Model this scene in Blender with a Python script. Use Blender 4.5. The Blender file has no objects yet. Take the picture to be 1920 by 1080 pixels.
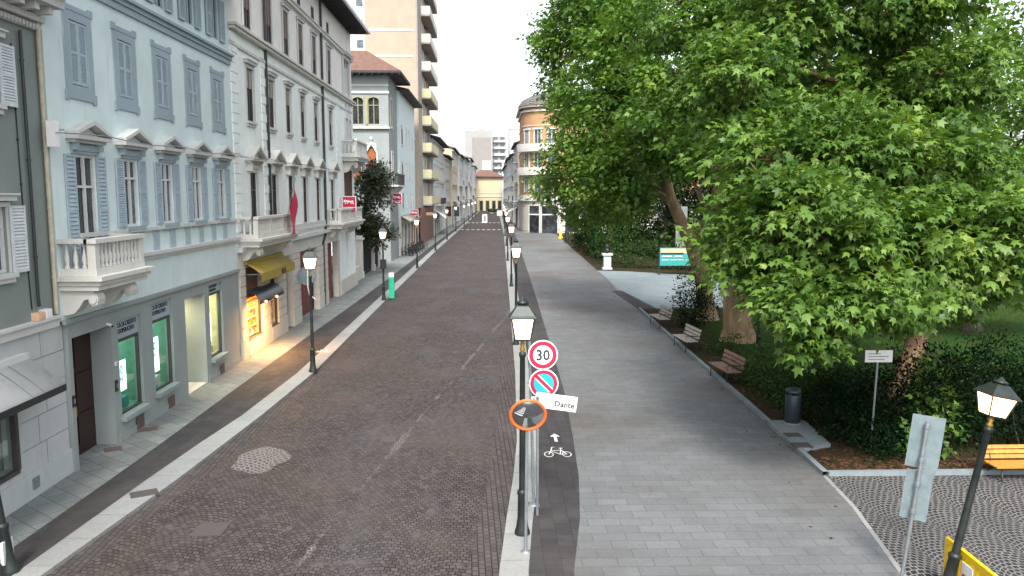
import bpy, math, random
import numpy as np
from mathutils import Vector, Matrix
R = math.radians; PI = math.pi
random.seed(7); rng = np.random.default_rng(11)
S = bpy.context.scene; COL = S.collection
cos, sin = math.cos, math.sin

# ------------------------------------------------------------------ camera model (used to turn photo measurements into places)
F = 1500.; H = 6.3; TH = math.atan(176/F); PH = math.atan(40/F*cos(TH))
_fw = Vector((sin(PH)*cos(TH), cos(PH)*cos(TH), -sin(TH))); _rt = Vector((cos(PH), -sin(PH), 0)); _up = Vector((sin(PH)*sin(TH), cos(PH)*sin(TH), cos(TH)))
def ray(px, py): return _fw + _rt*((px-960)/F) + _up*((540-py)/F)
def AY(px, py, Y):
    d = ray(px, py); t = Y/d.y; return Vector((d.x*t, Y, H+d.z*t))
def G(px, py, z=0.):
    d = ray(px, py); t = (z-H)/d.z; return Vector((d.x*t, d.y*t, z))

# ------------------------------------------------------------------ materials
def _nt(name):
    m = bpy.data.materials.new(name); m.use_nodes = True; nt = m.node_tree
    return m, nt, nt.nodes['Principled BSDF']
def N(nt, t, **kw):
    n = nt.nodes.new(t)
    for k, v in kw.items():
        if k in n.inputs: n.inputs[k].default_value = v
        else: setattr(n, k, v)
    return n
def mth(nt, op, a, b=None):
    n = nt.nodes.new('ShaderNodeMath'); n.operation = op
    for i, x in enumerate((a, b)):
        if x is None: continue
        if isinstance(x, (int, float)): n.inputs[i].default_value = x
        else: nt.links.new(x, n.inputs[i])
    return n.outputs[0]
def rgb(c): return (c[0], c[1], c[2], 1)
def mixc(nt, fac, a, b, blend='MIX'):
    n = nt.nodes.new('ShaderNodeMix'); n.data_type = 'RGBA'; n.blend_type = blend
    if isinstance(fac, (int, float)): n.inputs[0].default_value = fac
    else: nt.links.new(fac, n.inputs[0])
    for i, x in ((6, a), (7, b)):
        if isinstance(x, tuple): n.inputs[i].default_value = rgb(x)
        else: nt.links.new(x, n.inputs[i])
    return n.outputs[2]
def ramp(nt, fac, p0, p1):
    n = nt.nodes.new('ShaderNodeMapRange'); nt.links.new(fac, n.inputs[0])
    n.inputs[1].default_value = p0; n.inputs[2].default_value = p1
    return n.outputs[0]
def wpos(nt, scale=(1, 1, 1), rot=0.):
    g = nt.nodes.new('ShaderNodeNewGeometry'); mp = nt.nodes.new('ShaderNodeMapping')
    mp.inputs['Scale'].default_value = scale; mp.inputs['Rotation'].default_value = (0, 0, rot)
    nt.links.new(g.outputs['Position'], mp.inputs[0]); return mp.outputs[0]
def noise(nt, vec, scale, detail=4., rough=.6):
    n = N(nt, 'ShaderNodeTexNoise'); n.inputs['Scale'].default_value = scale; n.inputs['Detail'].default_value = detail; n.inputs['Roughness'].default_value = rough
    nt.links.new(vec, n.inputs['Vector']); return n.outputs[0]
def bump(nt, p, h, strength=.3, dist=.01):
    b = N(nt, 'ShaderNodeBump'); b.inputs['Strength'].default_value = strength; b.inputs['Distance'].default_value = dist
    nt.links.new(h, b.inputs['Height']); nt.links.new(b.outputs[0], p.inputs['Normal'])
def plain(name, c, rough=.6, metal=0., var=.12, sc=6., spec=.4):
    m, nt, p = _nt(name); v = wpos(nt)
    n = noise(nt, v, sc)
    lo = tuple(x*(1-var*1.5) for x in c); hi = tuple(min(1, x*(1+var)) for x in c)
    nt.links.new(mixc(nt, ramp(nt, n, .3, .7), lo, hi), p.inputs['Base Color'])
    p.inputs['Roughness'].default_value = rough; p.inputs['Metallic'].default_value = metal; p.inputs['Specular IOR Level'].default_value = spec
    return m
def plaster(name, c, dirt=.45, rough=.9, dirtcol=(.25, .24, .21)):
    m, nt, p = _nt(name); v = wpos(nt)
    a = noise(nt, v, 1.1, 6); b = noise(nt, wpos(nt, (2.6, 2.6, .22)), 1.3, 6, .7); f = noise(nt, v, 35, 2)
    c1 = mixc(nt, ramp(nt, a, .3, .75), tuple(x*.86 for x in c), c)
    c2 = mixc(nt, mth(nt, 'MULTIPLY', ramp(nt, b, .56, .82), dirt), c1, dirtcol)
    nt.links.new(c2, p.inputs['Base Color']); p.inputs['Roughness'].default_value = rough; p.inputs['Specular IOR Level'].default_value = .2
    bump(nt, p, f, .12, .01)
    return m
def slabs(name, c1, c2, mortar, bw, rh, ms, rot=0., stain_shade=(.2, .18, .16), stain_shade_f=.35, off=.5, ssc=.22, rough=.75, wet=0.):
    m, nt, p = _nt(name); v = wpos(nt, rot=rot)
    b = N(nt, 'ShaderNodeTexBrick'); nt.links.new(v, b.inputs['Vector']); b.offset = off
    b.inputs['Scale'].default_value = 1; b.inputs['Brick Width'].default_value = bw; b.inputs['Row Height'].default_value = rh
    b.inputs['Mortar Size'].default_value = ms; b.inputs['Mortar Smooth'].default_value = .3; b.inputs['Bias'].default_value = 0
    b.inputs['Color1'].default_value = rgb(c1); b.inputs['Color2'].default_value = rgb(c2); b.inputs['Mortar'].default_value = rgb(mortar)
    w = wpos(nt)
    n1 = noise(nt, w, ssc, 5, .6); n2 = noise(nt, w, 2.2, 5, .7); n3 = noise(nt, w, 14, 3)
    k = mixc(nt, mth(nt, 'MULTIPLY', ramp(nt, n1, .44, .66), stain_shade_f), b.outputs[0], stain_shade)
    k = mixc(nt, mth(nt, 'MULTIPLY', ramp(nt, n2, .45, .75), .28), k, tuple(x*.55 for x in c1))
    k = mixc(nt, .35, k, mixc(nt, ramp(nt, n3, .3, .7), (.55, .55, .55), (1, 1, 1)), 'MULTIPLY')
    nt.links.new(k, p.inputs['Base Color']); p.inputs['Specular IOR Level'].default_value = .25
    nt.links.new(mth(nt, 'ADD', mth(nt, 'MULTIPLY', n2, .25), rough-.12), p.inputs['Roughness'])
    bump(nt, p, mth(nt, 'SUBTRACT', mth(nt, 'MULTIPLY', n3, .25), b.outputs['Fac']), .5, .012)
    return m
def cobbles(name, w, rad, s, c1, c2, joint, lightjoint, ljf, rot=0., tint=None, joint_w=.085, tint2=None, seam=None):
    """setts laid in stacked arcs (w = width of one arc column, rad = arc radius, s = stone size)"""
    m, nt, p = _nt(name); v = wpos(nt, rot=rot)
    wob = N(nt, 'ShaderNodeTexNoise'); wob.inputs['Scale'].default_value = 1.6; nt.links.new(v, wob.inputs['Vector'])
    va = N(nt, 'ShaderNodeVectorMath', operation='MULTIPLY_ADD'); nt.links.new(wob.outputs['Color'], va.inputs[0]); va.inputs[1].default_value = (.16, .16, 0); nt.links.new(v, va.inputs[2])
    sep = N(nt, 'ShaderNodeSeparateXYZ'); nt.links.new(va.outputs[0], sep.inputs[0])
    x, y = sep.outputs[0], sep.outputs[1]
    cell = mth(nt, 'FLOOR', mth(nt, 'DIVIDE', x, w))
    u = mth(nt, 'SUBTRACT', mth(nt, 'SUBTRACT', x, mth(nt, 'MULTIPLY', cell, w)), w/2)
    arc = mth(nt, 'SQRT', mth(nt, 'MAXIMUM', mth(nt, 'SUBTRACT', rad*rad, mth(nt, 'MULTIPLY', u, u)), .001))
    vv = mth(nt, 'SUBTRACT', y, arc)
    ang = mth(nt, 'MULTIPLY', mth(nt, 'ARCSINE', mth(nt, 'DIVIDE', u, rad)), rad)
    uu = mth(nt, 'ADD', ang, mth(nt, 'MULTIPLY', cell, 3.77))
    cb = N(nt, 'ShaderNodeCombineXYZ'); nt.links.new(uu, cb.inputs[0]); nt.links.new(vv, cb.inputs[1])
    b = N(nt, 'ShaderNodeTexBrick'); nt.links.new(cb.outputs[0], b.inputs['Vector']); b.offset = .5
    b.inputs['Scale'].default_value = 1; b.inputs['Brick Width'].default_value = s*1.05; b.inputs['Row Height'].default_value = s
    b.inputs['Mortar Size'].default_value = s*joint_w; b.inputs['Mortar Smooth'].default_value = .25
    g = wpos(nt)
    n1 = noise(nt, g, .33, 5, .65); n2 = noise(nt, g, 1.7, 6, .75); n3 = noise(nt, g, 22, 2)
    lj = mth(nt, 'MULTIPLY', ramp(nt, n2, .56, .66), ljf)
    if seam:     # a repointed line along the road: pale joints within a ragged band round x = a + b*y
        gs = N(nt, 'ShaderNodeSeparateXYZ'); nt.links.new(g, gs.inputs[0])
        dx = mth(nt, 'ABSOLUTE', mth(nt, 'SUBTRACT', gs.outputs[0], mth(nt, 'ADD', mth(nt, 'MULTIPLY', gs.outputs[1], seam[1]), seam[0])))
        nz = noise(nt, wpos(nt, (1.2, .5, 1)), 1.3, 5, .7)
        band = ramp(nt, mth(nt, 'SUBTRACT', mth(nt, 'MULTIPLY', ramp(nt, nz, .45, .72), seam[2]), dx), 0., .06)
        lj = mth(nt, 'MINIMUM', mth(nt, 'ADD', lj, band), 1.)
    jn = mixc(nt, lj, joint, lightjoint)
    b.inputs['Color1'].default_value = rgb(c1); b.inputs['Color2'].default_value = rgb(c2); nt.links.new(jn, b.inputs['Mortar'])
    k = mixc(nt, mth(nt, 'MULTIPLY', ramp(nt, n1, .42, .7), .5), b.outputs[0], tint or tuple(q*1.5 for q in c2))
    if tint2: k = mixc(nt, mth(nt, 'MULTIPLY', ramp(nt, noise(nt, wpos(nt, (1, .35, 1)), .5, 4, .6), .5, .72), .45), k, tint2)
    k = mixc(nt, .55, k, mixc(nt, ramp(nt, n3, .25, .75), (.5, .5, .5), (1, 1, 1)), 'MULTIPLY')
    nt.links.new(k, p.inputs['Base Color']); p.inputs['Roughness'].default_value = .66; p.inputs['Specular IOR Level'].default_value = .14
    bump(nt, p, mth(nt, 'SUBTRACT', mth(nt, 'MULTIPLY', n3, .3), b.outputs['Fac']), .7, .014)
    return m
def emit(name, c, s, base=(.8, .8, .8)):
    m, nt, p = _nt(name); p.inputs['Base Color'].default_value = rgb(base)
    p.inputs['Emission Color'].default_value = rgb(c); p.inputs['Emission Strength'].default_value = s; return m
def leafmat(name, a, b, yellow=None, trans=.24, rough=.45, spec=.35):
    m, nt, p = _nt(name)
    at = N(nt, 'ShaderNodeAttribute'); at.attribute_name = 'rnd'
    c = mixc(nt, at.outputs['Fac'], a, b)
    if yellow: c = mixc(nt, ramp(nt, at.outputs['Fac'], .8, 1.0), c, yellow)
    c = mixc(nt, .5, c, mixc(nt, ramp(nt, noise(nt, wpos(nt), .9, 3), .3, .7), (.5, .6, .7), (1, 1, 1)), 'MULTIPLY')
    nt.links.new(c, p.inputs['Base Color']); p.inputs['Roughness'].default_value = rough; p.inputs['Specular IOR Level'].default_value = spec
    t = N(nt, 'ShaderNodeBsdfTranslucent'); nt.links.new(mixc(nt, 1., c, (1.25, 1.3, .5), 'MULTIPLY'), t.inputs[0])
    mx = N(nt, 'ShaderNodeMixShader'); mx.inputs[0].default_value = trans
    nt.links.new(p.outputs[0], mx.inputs[1]); nt.links.new(t.outputs[0], mx.inputs[2])
    nt.links.new(mx.outputs[0], nt.nodes['Material Output'].inputs[0]); return m
def barkmat(name, c1, c2, c3):
    m, nt, p = _nt(name); v = wpos(nt, (1, 1, .35))
    n1 = noise(nt, v, 2.2, 4); n2 = noise(nt, wpos(nt, (1, 1, .18)), 9, 5, .7)
    k = mixc(nt, ramp(nt, n1, .42, .6), c1, c2); k = mixc(nt, ramp(nt, n2, .5, .75), k, c3)
    nt.links.new(k, p.inputs['Base Color']); p.inputs['Roughness'].default_value = .9; bump(nt, p, n2, .9, .06); return m
def glassmat(name, tint=(.9, .95, .93), gloss=.14):
    m, nt, p = _nt(name); nt.nodes.remove(p)
    t = N(nt, 'ShaderNodeBsdfTransparent'); t.inputs[0].default_value = rgb(tint)
    g = N(nt, 'ShaderNodeBsdfGlossy'); g.inputs['Roughness'].default_value = .03
    mx = N(nt, 'ShaderNodeMixShader'); mx.inputs[0].default_value = gloss
    nt.links.new(t.outputs[0], mx.inputs[1]); nt.links.new(g.outputs[0], mx.inputs[2]); nt.links.new(mx.outputs[0], nt.nodes['Material Output'].inputs[0]); return m
def groundmat(name, a, b, c, sc=.5):
    m, nt, p = _nt(name); v = wpos(nt)
    n1 = noise(nt, v, sc, 6, .7); n2 = noise(nt, v, 9, 4, .7)
    k = mixc(nt, ramp(nt, n1, .4, .62), a, b); k = mixc(nt, mth(nt, 'MULTIPLY', ramp(nt, n2, .5, .7), .7), k, c)
    nt.links.new(k, p.inputs['Base Color']); p.inputs['Roughness'].default_value = .95; p.inputs['Specular IOR Level'].default_value = .05; bump(nt, p, n2, .6, .04); return m
def rooftile(name, c1, c2, rowaxis='z'):
    m, nt, p = _nt(name); g = wpos(nt)
    s = N(nt, 'ShaderNodeSeparateXYZ'); nt.links.new(g, s.inputs[0])
    w1 = mth(nt, 'SINE', mth(nt, 'MULTIPLY', mth(nt, 'ADD', s.outputs[0], s.outputs[1]), 20.)); w2 = mth(nt, 'SINE', mth(nt, 'MULTIPLY', s.outputs[2], 32.))
    n = noise(nt, g, 2.5, 5)
    k = mixc(nt, ramp(nt, n, .35, .65), c1, c2); k = mixc(nt, mth(nt, 'MULTIPLY', ramp(nt, w1, .2, -.9), .6), k, (.05, .03, .03))
    nt.links.new(k, p.inputs['Base Color']); p.inputs['Roughness'].default_value = .9; bump(nt, p, mth(nt, 'ADD', w1, w2), .6, .05); return m

M = {}
RC = ((.056, .049, .0485), (.108, .0935, .0905), (.013, .012, .012))
M['road'] = cobbles('porphyry_setts', 1.25, .95, .115, *RC, (.27, .26, .25), .5, tint=(.115, .088, .074), tint2=(.105, .108, .114), seam=(-5.3, .146, .22))
M['worn'] = cobbles('porphyry_setts_pale_joints', 1.25, .95, .115, RC[0], RC[1], (.3, .29, .28), (.5, .48, .46), .9, tint=(.20, .168, .155))
M['fan'] = cobbles('fan_setts', .86, .56, .115, (.022, .022, .024), (.05, .049, .053), (.27, .26, .25), (.36, .35, .34), .9, joint_w=.115)
M['patch'] = cobbles('patch_setts', 2.6, 1.7, .15, (.07, .065, .065), (.12, .105, .1), (.3, .29, .28), (.5, .48, .46), .9, joint_w=.1)
M['plaza'] = slabs('plaza_slabs', (.14, .15, .157), (.172, .181, .189), (.092, .095, .098), .62, .34, .007, 0., (.082, .064, .048), .7, ssc=.13, rough=.58)  # brown blotches: stains, plus tree shade painted into the slab colour
M['pave'] = slabs('pavement_slabs', (.175, .2, .198), (.24, .264, .258), (.075, .075, .072), .62, .42, .009, R(38), (.2, .185, .165), .4, ssc=.3)
M['dark'] = slabs('dark_setts', (.034, .033, .036), (.052, .049, .052), (.021, .021, .021), .5, .3, .006, R(90), (.13, .11, .1), .3)
M['edge'] = slabs('edge_setts', (.055, .05, .05), (.1, .085, .082), (.018, .017, .017), .16, .115, .012, R(88), (.11, .09, .08), .4)
M['kerb'] = slabs('kerb_stone', (.26, .272, .27), (.315, .325, .32), (.13, .13, .13), 30, 1.1, .008, 0, (.3, .28, .26), .35, ssc=.6)
M['pathstone'] = slabs('path_stone', (.18, .225, .245), (.22, .265, .28), (.14, .15, .155), .8, .5, .006, 0, (.28, .29, .3), .3)
M['asphalt'] = groundmat('asphalt', (.06, .06, .062), (.085, .085, .087), (.05, .05, .05))
M['earth'] = groundmat('earth', (.04, .03, .02), (.03, .038, .015), (.055, .032, .02), .6)
M['far_white'] = plaster('far_block_white', (.36, .355, .35), .1)
M['far_front'] = plaster('far_block_front', (.285, .27, .255), .1)
M['villa_grey'] = plaster('villa_plaster', (.29, .32, .32), .35)
M['turf'] = groundmat('turf', (.02, .06, .014), (.045, .05, .018), (.03, .065, .014), .35)
M['blue_wall'] = plaster('pale_blue_plaster', (.67, .785, .785), .55, dirtcol=(.42, .44, .42))
M['blue_trim'] = plaster('blue_grey_trim', (.34, .42, .46), .25)
M['grey_base'] = plaster('grey_plaster', (.30, .338, .332), .35)
M['stone'] = plaster('carved_stone', (.64, .63, .585), .6, dirtcol=(.22, .21, .19))
M['stone_w'] = plaster('white_stone', (.6, .61, .59), .5)
M['cream'] = plaster('cream_plaster', (.86, .91, .88), .32, dirtcol=(.42, .43, .40))
M['fresco'] = plaster('faded_fresco_plaster', (.82, .78, .755), .4, dirtcol=(.36, .31, .3))
M['rust'] = plaster('rusticated_stone', (.6, .575, .51), .5, dirtcol=(.22, .21, .19))
M['greygreen'] = plaster('grey_green_plaster', (.235, .275, .255), .35)
M['white_clad'] = plaster('white_cladding', (.5, .53, .53), .4)
M['beige'] = plaster('beige_plaster', (.42, .34, .265), .15)
M['tower_side'] = plaster('tower_grey', (.36, .34, .31), .2)
M['yellow_par'] = plain('cream_parapet', (.56, .53, .34), .7)
M['white_par'] = plain('white_parapet', (.68, .64, .57), .7)
M['palegrey'] = plaster('pale_grey_plaster', (.62, .65, .65), .25)
M['yellow'] = plaster('yellow_plaster', (.62, .53, .36), .2)
M['orange'] = plaster('orange_plaster', (.50, .30, .165), .2)
M['white'] = plaster('white_plaster', (.6, .6, .59), .25)
M['warmwhite'] = plaster('warm_white_plaster', (.66, .62, .59), .2)
M['shutter_w'] = plain('white_shutter_paint', (.58, .63, .64), .6, var=.08)
M['shutter_b'] = plain('blue_shutter_paint', (.36, .45, .5), .6, var=.08)
M['shutter_o'] = plain('orange_brown_shutter', (.33, .10, .03), .6)
M['shutter_br'] = plain('brown_shutter', (.16, .09, .07), .6)
M['frame_w'] = plain('white_frame', (.62, .64, .63), .5, var=.06)
M['frame_d'] = plain('dark_frame', (.06, .055, .05), .5)
M['olive'] = plain('olive_frame', (.32, .30, .16), .6)
M['pane'] = plain('dark_glass', (.03, .034, .04), .07, spec=.7, var=.6, sc=1.4)
M['pane_l'] = plain('blue_glass', (.085, .11, .14), .08, spec=.7, var=.6, sc=1.6)
M['shop_glass'] = glassmat('shop_glass')
M['lantern_metal'] = plain('lamp_iron', (.028, .036, .034), .42, .3, var=.2)
M['gold'] = plain('brass', (.55, .36, .09), .35, .8)
M['lamp_lit'] = emit('lit_lantern_glass', (1., .58, .40), 1.7, (.6, .5, .45))
M['lamp_warm'] = emit('lit_lantern_warm', (1., .5, .2), 2.4, (.6, .5, .4))
M['galv'] = plain('galvanised_steel', (.33, .36, .38), .45, .7)
M['galv_blue'] = plain('weathered_blue_grey_sign_back', (.25, .32, .34), .5, .4)
M['pipe_dark'] = plain('dark_drainpipe', (.05, .055, .06), .5, .3)
M['pipe_cream'] = plain('cream_drainpipe', (.48, .44, .33), .6)
M['sign_white'] = plain('sign_white', (.82, .82, .82), .4, var=.03)
M['sign_red'] = plain('sign_red', (.50, .02, .06), .4, var=.05)
M['sign_blue'] = plain('sign_cyan_blue', (.02, .42, .62), .4, var=.05)
M['black'] = plain('black_paint', (.02, .02, .022), .5)
M['mirror_or'] = plain('orange_mirror_rim', (.85, .16, .03), .4, var=.08)
M['mirror'] = plain('mirror_face', (.62, .64, .65), .03, 1., var=.01)
M['wood_g'] = plain('grey_weathered_wood', (.36, .34, .29), .8)
M['wood_r'] = plain('reddish_wood', (.22, .13, .11), .8)
M['wood_o'] = plain('orange_varnished_wood', (.52, .24, .045), .45, var=.2, sc=9)
M['iron'] = plain('black_iron', (.03, .03, .03), .5, .3)
M['bin'] = plain('dark_blue_grey_metal', (.035, .05, .065), .4, .3)
M['yel_plastic'] = plain('yellow_plastic', (.80, .52, .01), .4, var=.06)
M['awn_y'] = plain('yellow_awning_cloth', (.34, .26, .05), .8)
M['awn_w'] = plaster('white_awning_cloth', (.6, .61, .6), .7)
M['awn_d'] = plain('black_awning_edge', (.03, .03, .03), .8)
M['red_flag'] = plain('red_cloth', (.66, .03, .09), .7)
M['red_door'] = plain('dark_red_paint', (.17, .035, .035), .5)
M['wood_door'] = plain('dark_reddish_door', (.03, .012, .010), .45)
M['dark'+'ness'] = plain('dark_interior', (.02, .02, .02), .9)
M['bank_in'] = plain('green_interior', (.12, .30, .22), .8)
M['warm_in'] = plain('cream_interior', (.6, .55, .35), .8)
M['poster_lit'] = emit('lit_poster', (.72, 1., .93), 1.15)
M['shelf_or'] = plain('orange_shelf', (.8, .33, .05), .6)
M['goods_y'] = plain('yellow_goods', (.85, .6, .1), .6)
M['goods_r'] = plain('red_goods', (.6, .15, .08), .6)
M['goods_w'] = plain('white_goods', (.75, .7, .62), .6)
M['teal'] = plain('teal_panel', (.035, .30, .29), .5)
M['green_totem'] = plain('green_totem', (.02, .42, .26), .45)
M['peach'] = plain('peach_print', (.7, .45, .3), .6)
M['tile'] = rooftile('terracotta_tile', (.155, .085, .065), (.24, .13, .095))
M['slate'] = rooftile('slate_tile', (.13, .13, .13), (.2, .19, .18))
M['eave'] = plain('dark_eave_wood', (.055, .05, .055), .8)
M['marking'] = plain('white_marking_paint', (.62, .62, .61), .7, var=.2, sc=14)
M['cover'] = plain('iron_cover', (.075, .065, .062), .8, 0., sc=30)
M['grille'] = plain('rusty_grille', (.13, .1, .088), .8, 0., sc=25)
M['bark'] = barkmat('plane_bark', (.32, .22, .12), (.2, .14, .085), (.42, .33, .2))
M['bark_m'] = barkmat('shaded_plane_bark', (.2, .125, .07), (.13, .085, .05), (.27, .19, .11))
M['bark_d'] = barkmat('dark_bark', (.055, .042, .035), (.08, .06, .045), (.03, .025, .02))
M['leaf_near'] = leafmat('plane_leaf', (.036, .10, .018), (.19, .31, .052), (.32, .40, .07), trans=.3)
M['leaf_mid'] = leafmat('plane_leaf_darker', (.06, .15, .024), (.19, .315, .052), (.28, .37, .06), trans=.36)
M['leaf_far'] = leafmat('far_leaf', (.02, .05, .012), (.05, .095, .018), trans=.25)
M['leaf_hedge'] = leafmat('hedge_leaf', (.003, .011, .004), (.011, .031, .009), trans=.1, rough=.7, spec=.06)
M['leaf_shrub'] = leafmat('shrub_leaf', (.014, .042, .01), (.05, .105, .02), trans=.2, rough=.6, spec=.2)
M['leaf_mag'] = leafmat('magnolia_leaf', (.012, .024, .010), (.055, .065, .025), trans=.1, rough=.3)
M['leaf_red'] = leafmat('red_leaf', (.16, .03, .02), (.4, .06, .04), trans=.25)
M['leaf_litter'] = leafmat('fallen_leaf', (.055, .028, .018), (.15, .075, .04), trans=.0, rough=.9, spec=.05)
M['grass'] = leafmat('grass_blade', (.02, .07, .010), (.045, .12, .018), trans=.2, rough=.8, spec=.05)

# ------------------------------------------------------------------ mesh builder
class MB:
    def __init__(s): s.v = []; s.f = []; s.mi = []; s.sm = []; s.mat = 0
    def add(s, vs, fs, smooth=False):
        o = len(s.v); s.v += [tuple(x) for x in vs]
        for f in fs: s.f.append([o+i for i in f]); s.mi.append(s.mat); s.sm.append(smooth)
        return s
    def box(s, x0, x1, y0, y1, z0, z1, fr=None):
        c = [(x0, y0, z0), (x1, y0, z0), (x1, y1, z0), (x0, y1, z0), (x0, y0, z1), (x1, y0, z1), (x1, y1, z1), (x0, y1, z1)]
        if fr: c = [fr(*p) for p in c]
        return s.add(c, [(0, 3, 2, 1), (4, 5, 6, 7), (0, 1, 5, 4), (1, 2, 6, 5), (2, 3, 7, 6), (3, 0, 4, 7)])
    def hexa(s, c): return s.add(c, [(0, 3, 2, 1), (4, 5, 6, 7), (0, 1, 5, 4), (1, 2, 6, 5), (2, 3, 7, 6), (3, 0, 4, 7)])
    def bar(s, a, b, w, h=None):
        a = Vector(a); b = Vector(b); d = (b-a).normalized(); h = h or w
        r = d.cross(Vector((0, 0, 1)));  r = Vector((1, 0, 0)) if r.length < 1e-4 else r.normalized(); u = r.cross(d)
        q = [a-r*w/2-u*h/2, a+r*w/2-u*h/2, a+r*w/2+u*h/2, a-r*w/2+u*h/2]
        return s.hexa(q+[p+(b-a) for p in q])
    def tube(s, pts, rad, n=8, cap=True):
        pts = [Vector(p) for p in pts]; rad = rad if isinstance(rad, (list, tuple)) else [rad]*len(pts)
        vs = []; ref = Vector((.31, .17, .93)) if abs((pts[-1]-pts[0]).normalized().z) < .8 else Vector((1, 0, 0))
        for i, p in enumerate(pts):
            t = (pts[min(i+1, len(pts)-1)]-pts[max(i-1, 0)]).normalized()
            a = t.cross(ref).normalized(); b = t.cross(a)
            vs += [p+a*rad[i]*cos(2*PI*k/n)+b*rad[i]*sin(2*PI*k/n) for k in range(n)]
        fs = [(i*n+k, i*n+(k+1) % n, (i+1)*n+(k+1) % n, (i+1)*n+k) for i in range(len(pts)-1) for k in range(n)]
        s.add(vs, fs, True)
        if cap: s.add(vs[:n], [tuple(range(n))]); s.add(vs[-n:], [tuple(range(n))])
        return s
    def lathe(s, prof, c=(0, 0, 0), n=16, smooth=True, rot=0.):
        vs = []
        for r, z in prof: vs += [(c[0]+r*cos(rot+2*PI*k/n), c[1]+r*sin(rot+2*PI*k/n), c[2]+z) for k in range(n)]
        fs = [(i*n+k, i*n+(k+1) % n, (i+1)*n+(k+1) % n, (i+1)*n+k) for i in range(len(prof)-1) for k in range(n)]
        s.add(vs, fs, smooth)
        s.add(vs[:n], [tuple(range(n))]); s.add(vs[-n:], [tuple(range(n))]); return s
    def prism(s, poly, d0, d1, fr):
        """poly of (u, z) swept from depth d0 to d1 in the frame fr(u, d, z)"""
        n = len(poly); vs = [fr(u, d0, z) for u, z in poly]+[fr(u, d1, z) for u, z in poly]
        return s.add(vs, [tuple(range(n)), tuple(range(n, 2*n))]+[(i, (i+1) % n, n+(i+1) % n, n+i) for i in range(n)])
    def sheet(s, left, right, z):
        """strip between two polylines of (x, y)"""
        n = len(left); vs = [(x, y, z) for x, y in left]+[(x, y, z) for x, y in right]
        return s.add(vs, [(i, n+i, n+i+1, i+1) for i in range(n-1)])
    def ball(s, c, r, n=10, m=7):
        rx, ry, rz = r if isinstance(r, (tuple, list)) else (r, r, r)
        vs = [(c[0]+rx*sin(PI*i/m)*cos(2*PI*k/n), c[1]+ry*sin(PI*i/m)*sin(2*PI*k/n), c[2]+rz*cos(PI*i/m)) for i in range(m+1) for k in range(n)]
        return s.add(vs, [(i*n+k, i*n+(k+1) % n, (i+1)*n+(k+1) % n, (i+1)*n+k) for i in range(m) for k in range(n)], True)
    def wall(s, fr, u0, u1, z0, z1, holes, dep=.25, d=0.):
        if z0 == 0: z0 = -.03
        us = sorted({u0, u1}.union(*[{max(u0, h[0]), min(u1, h[1])} for h in holes])) if holes else [u0, u1]
        zs = sorted({z0, z1}.union(*[{max(z0, h[2]), min(z1, h[3])} for h in holes])) if holes else [z0, z1]
        for a, b in zip(us, us[1:]):
            for p, q in zip(zs, zs[1:]):
                mu, mz = (a+b)/2, (p+q)/2
                if any(h[0] < mu < h[1] and h[2] < mz < h[3] for h in holes): continue
                s.add([fr(a, d, p), fr(b, d, p), fr(b, d, q), fr(a, d, q)], [(0, 1, 2, 3)])
        for (a, b, p, q) in [h[:4] for h in holes]+[(u0, u1, z0, z1)]:
            c = [(a, p), (b, p), (b, q), (a, q)]
            for i in range(4):
                (ua, za), (ub, zb) = c[i], c[(i+1) % 4]
                s.add([fr(ua, d, za), fr(ub, d, zb), fr(ub, d-dep, zb), fr(ua, d-dep, za)], [(0, 1, 2, 3)])
        return s
    def build(s, name, mat, parent=None, local=False, label=None):
        me = bpy.data.meshes.new(name); me.from_pydata(s.v, [], s.f)
        for m in (mat if isinstance(mat, (list, tuple)) else [mat]): me.materials.append(M[m])
        me.polygons.foreach_set('material_index', s.mi); me.polygons.foreach_set('use_smooth', s.sm); me.update()
        return link(name, me, parent, local, label)
def link(name, me, parent=None, local=False, label=None):
    o = bpy.data.objects.new(name, me); COL.objects.link(o)
    if parent:
        o.parent = parent
        if not local and parent.type == 'EMPTY': o.matrix_parent_inverse = Matrix.Translation(-Vector(parent.location))
    if label: o['label'] = label
    return o
def tag(o, label=None, cat=None, group=None, kind=None):
    for k, v in (('label', label), ('category', cat), ('group', group), ('kind', kind)):
        if v: o[k] = v
    return o
def thing(name, loc, label, cat, group=None, rz=0.):
    o = bpy.data.objects.new(name, None); COL.objects.link(o); o.location = loc; o.rotation_euler = (0, 0, rz); o.empty_display_size = .3
    return tag(o, label, cat, group)
def cp(o, off=(0, 0, 0), parent=None):
    c = o.copy(); COL.objects.link(c); inv = o.matrix_parent_inverse.copy(); c.parent = parent or o.parent; c.matrix_parent_inverse = inv
    c.location = Vector(o.location)+Vector(off)
    for ch in o.children: cp(ch, (0, 0, 0), c)
    return c
def clone(root, loc, rz=None, label=None):
    c = cp(root); c.parent = None; c.location = loc
    if rz is not None: c.rotation_euler = (0, 0, rz)
    if label: c['label'] = label
    return c
def struct(name, mb, mat): return tag(mb.build(name, mat), kind='structure')
def FL(X): return lambda u, d, z: (X+d, u, z)          # facade that looks towards +x (left side of the street)
def FR(X): return lambda u, d, z: (X-d, u, z)          # facade that looks towards -x (right side)
def FS(Y): return lambda u, d, z: (u, Y-d, z)          # facade that looks towards the camera
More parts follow.
